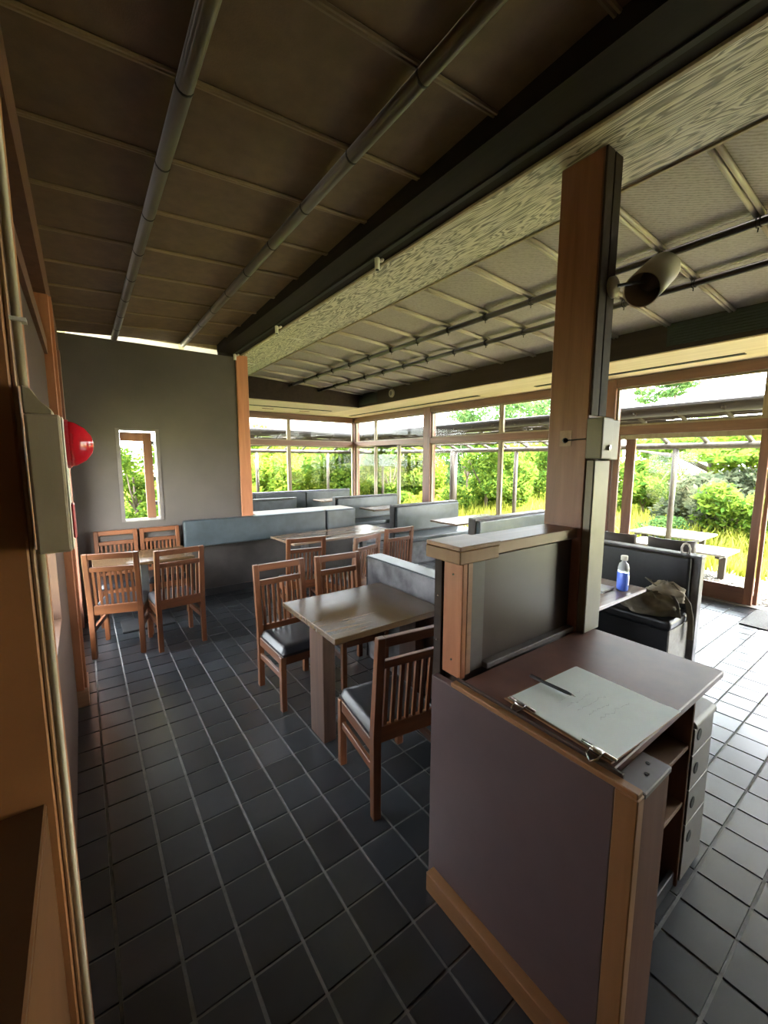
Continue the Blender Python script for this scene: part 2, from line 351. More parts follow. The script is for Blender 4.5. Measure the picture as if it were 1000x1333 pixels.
# ---- ground, gravel, floor
struct(B().box(-60, 90, -60, 110, -0.5, -0.08).obj('ground', 'meadow'), 'open meadow around the building')
struct(B().box(XW + 0.12, 8.75, -3, 14.2, -0.2, -0.055).box(1.0, XW + 0.12, 11.3, 13.0, -0.2, -0.055).obj('gravel_strip', 'gravel_bed'), 'gravel strip along the glass walls')
floor = struct(B().box(-0.72, XW + 0.06, -2.2, 11.2, -0.3, -0.007).obj('floor', 'grout'), 'dark slate tile floor with grey grout')
PX, PY = 0.2005, 0.2025
tile_b = B(); g_ = 0.0055
tile_b.box(-PX / 2 + g_, PX / 2 - g_, -PY / 2 + g_, PY / 2 - g_, -0.012, 0.0)
for v in tile_b.bm.verts:
    if v.co.z > -0.006: v.co.x *= 0.985; v.co.y *= 0.985
tile_o = tile_b.obj('tile', 'tile', floor); tile_me = tile_o.data
bpy.data.objects.remove(tile_o)
cells = []
for i in range(0, 36):
    for j in range(-12, 55):
        x = -0.122 + PX * i + 0.0005; y = 0.223 + PY * j
        if x > XW - 0.03 or y > 11.05 or y < -2.1: continue
        if x < 1.95 and y > 6.15: continue
        v = Vector((x, y, -1.9)); d = v.dot(_f)
        ok = False
        if d > 0.25:
            u_, v_ = 500 + 540 * v.dot(_r) / d, 666.5 - 540 * v.dot(_u) / d
            ok = -30 < u_ < 1030 and v_ < 1370
        blocked = (1.15 < x < 2.3 and 0.4 < y < 1.2) or (3.75 < x and 3.9 < y) or (y > 6.0)
        cells.append(((0 if ok and not blocked else 1), d ** 3 if d > 0 else 1e9, x, y))
cells.sort()
for k, (a, b, x, y) in enumerate(cells[:300]):
    inst('tile', tile_me, floor, (x, y, random.uniform(-0.001, 0.001)), (random.uniform(-.004, .004), random.uniform(-.004, .004), 0))
vs, fs = [], []
tv = [tuple(v.co) for v in tile_me.vertices]; tf = [tuple(p.vertices) for p in tile_me.polygons]
for a, b, x, y in cells[300:]:
    n0 = len(vs); dz = random.uniform(-0.001, 0.001); ta, tb = random.uniform(-.004, .004), random.uniform(-.004, .004)
    vs += [(px + x, py + y, pz + dz + ta * px + tb * py) for px, py, pz in tv]; fs += [tuple(q + n0 for q in f) for f in tf]
raw('far_tiles', vs, fs, 'tile_field', floor)['kind'] = 'stuff'

# ---- walls
def zl(x): return 3.318 + 0.065 * (x + 0.07)            # underside of the left ceiling
def zr(x): return 3.55 - 0.055 * (x - 3.78)             # underside of the right ceiling
YG = 6.05                                               # plaster wall at the end of the left room
wx0, wx1, wz0, wz1 = 0.385, 0.815, 1.115, 2.27
w = B()
w.box(-0.25, wx0, YG, YG + 0.2, 0, 3.30); w.box(wx1, 1.84, YG, YG + 0.2, 0, 3.30)
w.box(wx0, wx1, YG, YG + 0.2, 0, wz0); w.box(wx0, wx1, YG, YG + 0.2, wz1, 3.30)
struct(w.obj('wall_far', 'plaster'), 'grey-brown plaster wall with a narrow window')
struct(B().box(1.84, 2.0, YG - 0.03, YG + 0.2, 0, 3.33, 0.006).obj('trim_1', 'post_orange'), 'orange wooden post ending the plaster wall')
# clerestory strip above the plaster wall
win = struct(empty('window_1'), 'pale slit window along the top of the plaster wall')
for x0, x1 in ((-0.04, 0.42), (0.46, 1.14), (1.2, 1.62)):
    B().box(x0, x1, YG + 0.06, YG + 0.07, 3.30, 3.375).obj('pane', 'frosted', win)
B().box(-0.1, 1.62, YG + 0.02, YG + 0.09, 3.375, 3.43).obj('frame_rail', 'sash', win)
B().box(1.62, 1.84, YG, YG + 0.2, 3.30, 3.45).obj('frame_block', 'dark_beam', win)
# narrow casement window
win = struct(empty('window_2'), 'narrow window with a casement in the plaster wall')
f_ = 0.02
B().box(wx0 - 0.02, wx0 + f_, YG - 0.012, YG + 0.16, wz0, wz1).obj('frame_stile', 'gray_trim', win)
B().box(wx1 - f_, wx1 + 0.02, YG - 0.012, YG + 0.16, wz0, wz1).obj('frame_stile', 'gray_trim', win)
B().box(wx0 + f_, wx1 - f_, YG, YG + 0.16, wz1 - f_, wz1).obj('frame_rail', 'gray_trim', win)
B().box(wx0 + f_, wx1 - f_, YG, YG + 0.16, wz0, wz0 + f_).obj('sill', 'gray_plank', win)
B().box(wx1 - 0.155, wx1 - 0.055, YG + 0.10, YG + 0.135, wz0 + f_, wz1 - 0.04, 0.003).obj('casement_stile', 'frame_wood', win)
B().box(wx0 + f_ + 0.01, wx1 - 0.155, YG + 0.10, YG + 0.135, wz1 - 0.15, wz1 - 0.04, 0.003).obj('casement_rail', 'frame_wood', win)
B().box(wx0 + f_ + 0.005, wx1 - 0.155, YG + 0.115, YG + 0.12, wz0 + f_, wz1 - 0.15).obj('pane', 'glass', win)
for z in (1.3, 1.62, 2.08): B().box(wx1 - 0.058, wx1 - 0.03, YG + 0.095, YG + 0.14, z, z + 0.05).obj('hinge', 'steel_dark', win)

# left wall, seen at a grazing angle
wl = struct(B().box(-0.3, -0.15, 1.2, 2.3, 0, 2.62).box(-0.3, -0.15, 2.9, 4.35, 0, 2.62).box(-0.3, -0.15, 2.3, 2.9, 0, 1.0).box(-0.3, -0.15, 2.3, 2.9, 2.1, 2.62).box(-0.72, -0.6, -2.2, 1.2, 0, 3.5).box(-0.3, -0.24, 1.2, 4.35, 2.62, 3.32).box(-0.3, -0.14, 4.35, YG, 0, 0.25).box(-0.3, -0.14, 4.35, YG, 2.2, 3.3).box(-0.3, -0.13, 5.75, YG, 0.25, 2.2)
   .obj('wall_left', 'wall_dark'), 'dark brown wooden wall on the left')
struct(B().box(-0.6, -0.078, 0.87, 1.22, 0.0, 3.34, 0.003).obj('trim_2', 'post_brown'), 'near brown wall post behind the alarm box')
struct(B().box(-0.078, -0.071, 0.872, 0.90, 0.0, 3.29, 0.002).obj('trim_3', 'tan_trim'), 'tan edge strip of the near wall post')
struct(B().box(-0.3, -0.13, 1.2, 4.35, 2.62, 2.72).box(-0.3, -0.11, 1.22, YG, 3.02, 3.32).obj('trim_4', 'end_brown'), 'wooden rails over the left wall opening')
struct(B().box(-0.26, -0.10, 3.80, 4.1, 0.12, 3.02, 0.004).box(-0.26, -0.085, 3.84, 3.87, 0.12, 3.02).box(-0.26, -0.085, 3.93, 3.96, 0.12, 3.02).box(-0.26, -0.085, 4.02, 4.05, 0.12, 3.02).obj('trim_5', 'post_orange'), 'fluted orange door jamb on the left wall')
struct(B().box(-0.26, -0.075, 3.77, 4.13, 0, 0.12, 0.004).obj('trim_6', 'cap_wood'), 'plinth block under the fluted jamb')
struct(B().box(-0.24, -0.095, 5.62, 5.78, 0, 3.02, 0.004).obj('trim_7', 'post_wood'), 'brown post by the plaster wall corner')
win = struct(empty('window_3'), 'glazed opening at the far end of the left wall')
B().box(-0.24, -0.19, 4.35, 5.62, 0.25, 0.33).obj('frame_rail', 'frame_wood_y', win); B().box(-0.24, -0.19, 4.35, 5.62, 2.12, 2.2).obj('frame_rail', 'frame_wood_y', win)
B().box(-0.24, -0.19, 4.95, 5.01, 0.33, 2.12).obj('frame_stile', 'frame_wood', win)
B().box(-0.22, -0.214, 4.35, 4.95, 0.33, 2.12).obj('pane', 'glass', win); B().box(-0.22, -0.214, 5.01, 5.62, 0.33, 2.12).obj('pane', 'glass', win)
win = struct(empty('window_9'), 'added unseen side window in the left wall, letting in light from the left')  # added opening, hidden from the camera, lights chairs and counter from the left
B().box(-0.29, -0.25, 2.3, 2.9, 1.0, 1.06).obj('frame_rail', 'frame_wood_y', win); B().box(-0.29, -0.25, 2.3, 2.9, 2.04, 2.1).obj('frame_rail', 'frame_wood_y', win)
B().box(-0.29, -0.25, 2.3, 2.34, 1.06, 2.04).obj('frame_stile', 'frame_wood', win); B().box(-0.29, -0.25, 2.86, 2.9, 1.06, 2.04).obj('frame_stile', 'frame_wood', win)
B().box(-0.275, -0.269, 2.34, 2.86, 1.06, 2.04).obj('pane', 'glass', win)
# low ledge in front of the near post
led = thing('low_cabinet', 'brown low cabinet against the left wall beside the camera', 'cabinet', (-0.34, 0.0, 0))
B().box(-0.25, 0.25, -0.9, 0.866, 0.0, 1.295, 0.003).obj('body', 'wall_brown', led)
B().box(-0.25, 0.25, -0.9, 0.866, 1.295, 1.311, 0.003).obj('top', 'wall_brown', led)
# wall behind the camera
struct(B().box(-0.72, XW, -2.3, -2.2, 0, 3.75).obj('wall_near', 'plaster'), 'plaster wall behind the viewpoint')

# ---- left ceiling
ceil = struct(B().prism([(-0.72, 3.38), (1.86, 3.54), (1.86, 3.60), (-0.72, 3.44)], 'Y', -2.2, YG + 0.25).obj('ceiling', 'dark_panel'), 'sloping board ceiling over the left room')
PB = 0.5215                                             # batten pitch
ybat = [1.89 + PB * k for k in range(-8, 9)]
xs_l = [-0.16, 0.43, 1.18, 1.66]
for y0, y1 in zip(ybat[:-1], ybat[1:]):
    for x0, x1 in zip(xs_l[:-1], xs_l[1:]):
        b = B(); a0, a1 = zl(x0), zl(x1)
        vs = [(x0 + .004, y0, a0 + 0.016), (x1 - .004, y0, a1 + 0.016), (x1 - .004, y1 - 0.004, a1 - 0.004), (x0 + .004, y1 - 0.004, a0 - 0.004)]
        lo = [b.bm.verts.new(v) for v in vs]; hi = [b.bm.verts.new((v[0], v[1], v[2] + 0.02)) for v in vs]
        b.bm.faces.new(lo); b.bm.faces.new(hi[::-1])
        for k in range(4): b.bm.faces.new((lo[k], lo[(k + 1) % 4], hi[(k + 1) % 4], hi[k]))
        b.obj('panel', 'ceil_panel', ceil)
for y in ybat[1:]:
    if y > YG: continue
    for x0, x1 in zip(xs_l[:-1], xs_l[1:]):
        b = B()
        for dy in (-0.009, 0.009): b.tube([(x0, y + dy, zl(x0) - 0.008), (x1, y + dy, zl(x1) - 0.008)], 0.0085, 6)
        b.obj('batten', 'batten', ceil)
for k, (x, r_) in enumerate(((0.425, 0.033), (1.175, 0.033))):
    z = zl(x) - 0.036
    t = thing('bamboo_pole', ['smoked bamboo pole under the left ceiling, nearer the left wall', 'smoked bamboo pole under the left ceiling, nearer the dark beam'][k], 'pole', (x, 0, z), 0, 'ceiling poles of the left room')
    B().tube([(0, -2.15, 0), (0, YG - 0.01, 0)], r_, 14).obj('culm', 'bamboo_dark', t, smooth=True)
    for y in ybat[1:]:
        if y < YG - 0.05:
            B().tube([(0, y - 0.006, 0), (0, y + 0.006, 0)], r_ + 0.0015, 14).obj('node_ring', 'rope', t, smooth=True)

# ---- dark beam box and grained soffit plank
struct(B().box(1.60, 1.90, -2.2, YG, 3.335, 3.72).obj('trim_8', 'dark_beam'), 'wide dark ceiling beam between the two rooms')
struct(B().box(1.80, 1.83, -2.2, YG, 3.328, 3.335).obj('trim_9', 'hole_black'), 'dark cable groove beside the grained plank')
struct(B().box(1.922, 2.44, -2.2, 8.75, 3.332, 3.40).obj('trim_10', 'grain_plank'), 'wide grained plank under the beam')
struct(B().box(1.90, 1.922, -2.2, YG + 0.2, 3.322, 3.41, 0.002).obj('trim_11', 'sash'), 'pale lip along the left of the grained plank')
struct(B().box(2.44, 2.46, -2.2, 8.75, 3.322, 3.40, 0.002).obj('trim_12', 'sash'), 'pale lip along the right of the grained plank')
struct(B().box(2.34, 2.50, -2.2, 8.75, 3.40, 3.72).obj('trim_13', 'dark_beam'), 'dark side of the beam over the right room')
B_ = []
for k, y in enumerate((4.81, 6.43)):
    tag(B().box(2.11, 2.25, y - 0.016, y + 0.016, 3.322, 3.333, 0.003).obj('ceiling_slot', 'white_plastic'), ['small pale slot plate under the grained plank, nearer the column', 'small pale slot plate under the grained plank, near the orange post'][k], 'fixture', 'slot plates on the plank')

# ---- right ceiling
ceil2 = struct(B().prism([(2.5, 3.70), (5.62, 3.53), (5.62, 3.60), (2.5, 3.77)], 'Y', -2.2, 8.85).obj('ceiling.001', 'dark_panel'), 'woven bamboo ceiling over the right room')
PR = 0.585; yb2 = [0.955 + PR * k for k in range(-6, 15)]
PRX = (2.50, 3.80, 4.50, 5.60)
for y0, y1 in zip(yb2[:-1], yb2[1:]):
    y1 = min(y1, 8.8)
    if y1 - y0 < 0.05: continue
    for x0, x1 in zip(PRX[:-1], PRX[1:]):
        b = B(); vs = [(x0 + .003, y0 + .003, zr(x0)), (x1 - .003, y0 + .003, zr(x1)), (x1 - .003, y1 - .003, zr(x1)), (x0 + .003, y1 - .003, zr(x0))]
        lo = [b.bm.verts.new(v) for v in vs]; hi = [b.bm.verts.new((v[0], v[1], v[2] + 0.02)) for v in vs]
        b.bm.faces.new(lo); b.bm.faces.new(hi[::-1])
        for k in range(4): b.bm.faces.new((lo[k], lo[(k + 1) % 4], hi[(k + 1) % 4], hi[k]))
        b.obj('panel', 'woven', ceil2)
for y in yb2:
    if y > 8.7: continue
    for x0, x1 in zip(PRX[:-1], PRX[1:]):
        b = B()
        for dy in (-0.018, 0.018): b.tube([(x0, y + dy, zr(x0) - 0.016), (x1, y + dy, zr(x1) - 0.016)], 0.0165, 8)
        b.obj('batten', 'bamboo_pale', ceil2, smooth=True)
for k, x in enumerate((3.80, 4.50)):
    z = zr(x) - 0.062
    t = thing('bamboo_pole', ['black bamboo pole under the woven ceiling, nearer the grained plank', 'black bamboo pole under the woven ceiling, nearer the windows'][k], 'pole', (x, 0, z), 0, 'ceiling poles of the right room')
    B().tube([(0, -2.15, 0), (0, 8.74, 0)], 0.03, 12).obj('culm', 'bamboo_black', t, smooth=True)
    for y in yb2:
        if y < 8.6:
            B().tube([(0, y - 0.014, 0), (0, y - 0.006, 0)], 0.036, 10).tube([(0, y + 0.006, 0), (0, y + 0.014, 0)], 0.036, 10).tube([(0, y, -0.035), (0.004, y + 0.004, -0.062)], 0.004, 5).obj('rope_tie', 'rope', t)
# fascias and window soffits
struct(B().box(5.58, 5.66, -2.2, 8.83, 3.15, 3.62).obj('trim_14', 'fascia'), 'dark fascia board above the window soffit')
struct(B().box(1.95, 5.66, 8.75, 8.83, 3.15, 3.75).obj('trim_15', 'fascia'), 'dark fascia board at the far end of the woven ceiling')
struct(B().box(5.66, XW + 0.1, -2.2, 11.25, 3.16, 3.22).box(5.585, 5.66, -2.2, 8.745, 3.135, 3.15).obj('trim_16', 'soffit'), 'pale wooden soffit above the long glass wall')
struct(B().box(1.95, 5.66, 8.83, 11.25, 3.16, 3.22).box(1.95, 5.58, 8.755, 8.83, 3.135, 3.15).obj('trim_17', 'soffit_x'), 'pale wooden soffit above the far glass wall')
slots = [('x', 6.47, 1.62, 3.25), ('x', 6.47, 4.05, 4.45), ('x', 6.47, 5.72, 10.6), ('x', 6.47, -1.6, 1.0), ('y', 9.87, 2.4, 5.45)]
for k, (a, c, s0, s1) in enumerate(slots):
    b = B()
    b.box(*( (c - 0.045, c + 0.045, s0, s1) if a == 'x' else (s0, s1, c - 0.045, c + 0.045)), 3.152, 3.161)
    tag(b.obj('soffit_slot', 'hole_black'), ['black air slot in the pale soffit above the sliding door', 'short black air slot in the soffit just left of the column', 'long black air slot in the soffit running to the far corner', 'black air slot in the soffit beyond the right edge of the door', 'black air slot in the soffit above the far windows'][k], 'vent')
for k, x in enumerate((3.9, 4.9)):
    tag(B().box(x - 0.14, x + 0.14, 10.3, 10.36, 3.15, 3.161, 0.003).obj('soffit_plate', 'shelf_wood'), ['small plate in the far soffit, nearer the orange post', 'small plate in the far soffit, nearer the corner'][k], 'vent')
# air grilles and loudspeaker on the fascia
for k, (y0, y1) in enumerate(((1.02, 2.13), (7.95, 8.7))):
    t = thing('air_grille', ['long dark green air grille on the fascia above the door', 'dark air grille on the fascia by the far corner'][k], 'vent', (5.58, (y0 + y1) / 2, 3.32))
    L = (y1 - y0) / 2
    B().box(-0.012, 0.0, -L, L, -0.12, 0.12, 0.002).obj('frame', 'grille', t)
    for q in range(7): B().box(-0.022, -0.010, -L + 0.03, L - 0.03, -0.1 + q * 0.03, -0.086 + q * 0.03).obj('louvre', 'grille', t)
t = thing('loudspeaker', 'small round pale loudspeaker on the dark fascia near the corner', 'speaker', (5.578, 7.38, 3.32))
mt = Matrix.Rotation(-math.pi / 2, 4, 'Y')
B().lathe([(0.085, 0), (0.085, 0.03), (0.07, 0.04)], 24, mt).obj('rim', 'speaker', t); B().lathe([(0.066, 0.036), (0.03, 0.044)], 20, mt).obj('cone', 'gray_trim', t)

# ---- glass walls
def post(n, x0, x1, y0, y1, z1, label, mat='post_wood'): struct(B().box(x0, x1, y0, y1, 0, z1, 0.006).obj('trim_%d' % n, mat), label)
post(20, XW - 0.06, XW + 0.14, 11.05, 11.25, 3.16, 'corner post of the glass walls')
post(21, XW - 0.06, XW + 0.14, 7.60, 7.85, 3.16, 'brown post between the far window bays')
post(22, XW - 0.06, XW + 0.14, 3.28, 3.52, 3.16, 'brown post beside the sliding door')
post(23, XW - 0.06, XW + 0.14, -0.95, -0.7, 3.16, 'brown post of the last window bay')
struct(B().box(XW - 0.05, XW + 0.1, -2.2, 11.05, 2.29, 2.42, 0.004).obj('trim_24', 'frame_wood_y'), 'transom rail along the long glass wall')
struct(B().box(XW - 0.05, XW + 0.1, -2.2, 11.05, 3.02, 3.16, 0.004).obj('trim_25', 'frame_wood_y'), 'head rail along the long glass wall')
struct(B().box(1.9, XW - 0.06, 11.08, 11.22, 2.29, 2.42, 0.004).obj('trim_26', 'frame_wood_x'), 'transom rail along the far glass wall')
struct(B().box(1.9, XW - 0.06, 11.08, 11.22, 3.02, 3.16, 0.004).obj('trim_27', 'frame_wood_x'), 'head rail along the far glass wall')
struct(B().box(XW - 0.05, XW + 0.1, 3.52, 11.05, 0.0, 0.12, 0.004).obj('trim_28', 'frame_wood_y'), 'bottom rail of the long glass wall')
struct(B().box(1.9, XW - 0.06, 11.08, 11.22, 0.0, 0.12, 0.004).obj('trim_29', 'frame_wood_x'), 'bottom rail of the far glass wall')
def bay_y(n, label, y0, y1, muls, lows, low=True, top=True):
    win = struct(empty('window_%d' % n), label); x0, x1 = XW - 0.005, XW + 0.045; f = 0.03
    def lights(z0, z1, ms):
        edges = [y0] + [m + s * 0.022 for m in ms for s in (-1, 1)] + [y1]
        for m in ms: B().box(x0 - 0.01, x1, m - 0.022, m + 0.022, z0, z1, 0.003).obj('mullion', 'sash', win)
        for a, b in zip(edges[0::2], edges[1::2]):
            B().box(x0, x1, a, a + f, z0, z1).box(x0, x1, b - f, b, z0, z1).box(x0, x1, a + f, b - f, z0, z0 + f).box(x0, x1, a + f, b - f, z1 - f, z1).obj('frame', 'sash', win)
            B().box(XW + 0.018, XW + 0.024, a + f, b - f, z0 + f, z1 - f).obj('pane', 'glass', win)
    if top: lights(2.42, 3.02, muls)
    if low: lights(0.12, 2.29, muls + lows)
bay_y(4, 'far window bay next to the corner', 7.85, 11.05, [10.0], [8.9])
bay_y(5, 'middle window bay of the long glass wall', 3.52, 7.60, [5.53], [])
bay_y(6, 'window light over the sliding door', -0.7, 3.28, [1.46], [], low=False)
bay_y(7, 'last window bay right of the frame', -2.2, -0.95, [], [])
win = struct(empty('window_8'), 'far glass wall beyond the benches')
for z0, z1 in ((2.42, 3.02), (0.12, 2.29)):
    for m in (2.9, 4.78):
        B().box(m - 0.022, m + 0.022, 11.12, 11.18, z0, z1, 0.003).obj('mullion', 'sash', win)
    for a, b in ((1.9, 2.878), (2.922, 4.758), (4.802, XW - 0.06)):
        f = 0.03
        B().box(a, a + f, 11.12, 11.18, z0, z1).box(b - f, b, 11.12, 11.18, z0, z1).box(a + f, b - f, 11.12, 11.18, z0, z0 + f).box(a + f, b - f, 11.12, 11.18, z1 - f, z1).obj('frame', 'sash', win)
        B().box(a + f, b - f, 11.145, 11.151, z0 + f, z1 - f).obj('pane', 'glass', win)
struct(B().box(1.84, 1.99, YG + 0.2, 11.25, 0, 3.7).obj('wall_side', 'plaster'), 'plaster return wall hidden behind the orange post')
# sliding door (one leaf drawn, opening to its right)
dr = struct(empty('door_1'), 'brown framed sliding glass door')
X0, X1 = XW - 0.03, XW + 0.02
B().box(X0, X1, 1.40, 1.49, 0.02, 2.285, 0.004).obj('stile', 'frame_wood', dr); B().box(X0, X1, 3.18, 3.27, 0.02, 2.285, 0.004).obj('stile', 'frame_wood', dr)
B().box(X0, X1, 1.49, 3.18, 0.02, 0.24, 0.004).obj('rail', 'frame_wood_y', dr); B().box(X0, X1, 1.49, 3.18, 2.22, 2.285, 0.004).obj('rail', 'sash', dr)
B().box(XW - 0.008, XW - 0.002, 1.49, 3.18, 0.24, 2.22).obj('pane', 'glass', dr)
dr = struct(empty('door_2'), 'second sliding leaf pushed behind the first')
B().box(XW + 0.035, XW + 0.08, 1.36, 1.40, 0.02, 2.285, 0.004).obj('stile', 'frame_wood', dr); B().box(XW + 0.035, XW + 0.08, 2.98, 3.12, 0.02, 2.285, 0.004).obj('stile', 'frame_wood', dr)
B().box(XW + 0.035, XW + 0.08, 1.40, 2.98, 0.02, 0.14, 0.004).obj('rail', 'frame_wood_y', dr)
B().box(XW + 0.055, XW + 0.061, 1.40, 2.98, 0.14, 2.28).obj('pane', 'glass', dr)
struct(B().box(XW - 0.06, XW + 0.1, -0.7, 3.28, -0.02, 0.012).obj('trim_30', 'gray_plank'), 'door track in the floor')
tag(B().box(6.1, 6.86, 0.55, 1.32, 0.002, 0.014, 0.004).obj('door_mat', 'mat'), 'grey coir door mat inside the open sliding door', 'mat')

# outer roof over the eaves
struct(B().box(-0.6, 8.15, -2.4, 12.3, 3.80, 3.9).obj('roof', 'outer_wall'), 'roof slab above the ceilings')
struct(B().box(XW + 0.14, 8.1, -2.4, 12.3, 3.30, 3.34).box(1.9, XW + 0.14, 11.26, 12.3, 3.30, 3.34).obj('eaves', 'white_board'), 'pale eaves boards outside the glass')
for k in range(16):
    y = -1.9 + 0.9 * k
    struct(B().tube([(XW + 0.16, y, 3.25), (8.05, y, 3.21)], 0.045, 8).obj('rafter', 'outdoor_wood'))
struct(B().box(8.02, 8.1, -2.4, 12.3, 3.21, 3.30).obj('gutter', 'white_board'), 'white gutter board along the eaves')

# ================================================================== FURNITURE
# ---- column
pil = thing('wooden_pillar', 'tall reddish-brown square wooden column rising from the counter to the beam', 'column', (2.13, 1.2, 0))
B().box(-0.083, 0.07, -0.10, 0.115, 0, 3.33, 0.005).obj('shaft', 'post_wood', pil)
B().box(-0.078, -0.012, -0.112, -0.10, 2.12, 3.33, 0.002).obj('groove_board', 'fascia', pil); B().box(-0.004, 0.066, -0.112, -0.10, 2.12, 3.33, 0.002).obj('groove_board', 'fascia', pil)
t = tag(B().box(2.05, 2.205, 1.055, 1.099, 1.0, 1.90, 0.006).obj('cable_cover', 'metal_cover'), 'pale beige metal cable cover on the front of the wooden column', 'cover')
ic = thing('intercom_box', 'dull metal switch box on the wooden column above the cable cover', 'switch', (2.12, 1.088, 1.99))
B().box(-0.085, 0.02, -0.07, 0.011, -0.085, 0.115, 0.006, 2).obj('housing', 'metal_cover', ic); B().box(0.02, 0.105, -0.06, 0.0, -0.09, 0.11, 0.006, 2).obj('side_housing', 'metal_cover', ic)
B().lathe([(0.014, 0), (0.014, 0.008), (0.008, 0.01)], 14, rotm((-0.02, -0.07, -0.03), (math.pi / 2, 0, 0))).obj('button', 'metal', ic)
kn = thing('cord_hook', 'small dark hook with a cord on the column side, left of the switch box', 'hook', (2.046, 1.21, 2.0))
B().lathe([(0.012, 0), (0.014, 0.01), (0.004, 0.03)], 10, Matrix.Rotation(-math.pi / 2, 4, 'Y')).obj('knob', 'steel_dark', kn)
B().tube([(-0.004, -0.01, 0), (-0.004, -0.105, 0.004)], 0.003, 6).obj('cord', 'rope', kn)
B().box(-0.002, 0.001, -0.03, 0.035, -0.03, 0.05).obj('faded_patch', 'cap_wood', kn)
sp = thing('spotlight', 'cylindrical white spotlight clamped to the side of the wooden column', 'lamp', (2.16, 1.08, 2.735))
B().lathe([(0.05, 0), (0.048, 0.018), (0.02, 0.028)], 20, rotm((0, 0.005, 0), (math.pi / 2, 0, 0))).obj('base', 'shade_beige', sp, smooth=True)
dirv = Vector((0.375, 0.03, 0.24)).normalized(); q = dirv.to_track_quat('Z', 'Y').to_matrix().to_4x4()
c0 = Vector((0.145, -0.07, 0.0))
B().tube([(0.0, -0.02, 0), (0.08, -0.06, 0.02), (0.2, -0.06, 0.05)], 0.008, 8).obj('arm', 'steel_dark', sp)
B().lathe([(0.078, 0.0), (0.084, 0.0), (0.084, 0.31), (0.02, 0.32), (0.02, 0.305), (0.076, 0.295), (0.078, 0.0)], 28, Matrix.Translation(c0) @ q, False, False).obj('shade', 'shade_beige', sp, smooth=True)
B().lathe([(0.0001, 0.10), (0.045, 0.11), (0.06, 0.20)], 18, Matrix.Translation(c0) @ q, True, True).obj('bulb', 'gray_trim', sp, smooth=True)

# ---- small spot sockets along the beam
for k, y in enumerate((2.6, 4.49, 6.0)):
    s = thing('beam_socket', ['small white light socket on the dark beam, nearest', 'small white light socket on the dark beam, middle of three', 'small white light socket on the dark beam beside the plaster wall'][k], 'lamp', (1.872, y, 3.322), 0, 'sockets along the dark beam')
    B().tube([(0, 0, 0.012), (-0.02, -0.02, -0.008), (-0.05, -0.01, -0.02)], 0.012, 8).obj('bracket', 'white_plastic', s)
    B().lathe([(0.018, 0), (0.019, 0.075), (0.012, 0.08)], 14, rotm((-0.055, -0.01, -0.075), (0, 0, 0))).obj('socket', 'white_plastic', s, smooth=True)
    B().lathe([(0.013, -0.002), (0.013, 0.003)], 12, rotm((-0.055, -0.01, -0.077), (0, 0, 0))).obj('contact', 'hole_black', s)

# ---- reception counter
ct = thing('reception_counter', 'dark reception counter with laminate front, tan trim and open shelves on its end', 'counter', (1.15, 0.415, 0))
def cb(name, mat, x0, x1, y0, y1, z0, z1, bev=0.003, par=ct, org=(1.15, 0.415, 0)):
    return B().box(x0 - org[0], x1 - org[0], y0 - org[1], y1 - org[1], z0 - org[2], z1 - org[2], bev).obj(name, mat, par)
cb('front_panel', 'laminate', 1.152, 1.19, 0.475, 1.235, 0.03, 0.985)
cb('skirting', 'tan_trim_y', 1.107, 1.152, 0.415, 1.20, 0.0, 0.09)
cb('corner_trim', 'tan_trim', 1.150, 1.19, 0.413, 0.475, 0.09, 0.985)
cb('top_edge_trim', 'tan_trim_y', 1.150, 1.182, 0.415, 1.12, 0.985, 1.004)
cb('inner_edge_strip', 'brown_panel', 1.182, 1.196, 0.47, 1.12, 0.985, 1.012)
cb('end_panel', 'end_brown', 1.19, 1.372, 0.417, 0.49, 0.0, 0.966)
cb('end_cap', 'gray_trim', 1.196, 1.376, 0.413, 0.495, 0.966, 0.985)
cb('worktop', 'counter_top', 1.196, 2.172, 0.50, 1.10, 0.972, 1.002, 0.004)
cb('shelf', 'shelf_wood', 1.19, 2.02, 0.555, 1.06, 0.67, 0.69); cb('shelf', 'shelf_wood', 1.19, 2.02, 0.555, 1.06, 0.40, 0.42)
cb('side_panel', 'end_brown', 2.02, 2.038, 0.55, 1.08, 0.0, 0.972)
cb('back_panel', 'brown_panel', 1.19, 2.02, 1.06, 1.08, 0.0, 0.972)
cb('plinth', 'kick', 1.19, 2.02, 0.56, 0.58, 0.0, 0.07)
for px, py in ((1.33, 0.462), (1.28, 0.445)): B().lathe([(0.006, 0), (0.006, 0.003)], 10, Matrix.Translation((px - 1.15, py - 0.415, 0.984))).obj('screw_hole', 'hole_black', ct)
# drawer cabinet under the counter overhang
dc = thing('drawer_cabinet', 'narrow grey cabinet of four drawers with round finger holes beside the counter', 'cabinet', (2.16, 0.55, 0))
B().box(-0.118, 0.118, 0.012, 0.45, 0, 0.76, 0.004).obj('body', 'drawer_gray', dc)
B().prism([(-0.015, 0.762), (0.45, 0.762), (0.45, 0.80), (0.03, 0.80), (0.0, 0.792), (-0.013, 0.78)], 'X', -0.122, 0.122, 0.003).obj('top', 'drawer_gray', dc)
for k, z in enumerate((0.218, 0.386, 0.554, 0.714)):
    z0 = [0.02, 0.30, 0.47, 0.635][k]; z1 = [0.295, 0.465, 0.63, 0.755][k]
    d_ = B().box(-0.116, 0.116, -0.006, 0.012, z0, z1, 0.002).obj('drawer', 'drawer_gray', dc)
    B().lathe([(0.026, 0), (0.026, 0.004), (0.02, 0.005)], 18, rotm((-0.06, -0.004, z), (math.pi / 2, 0, 0))).obj('finger_hole', 'hole_black', d_)
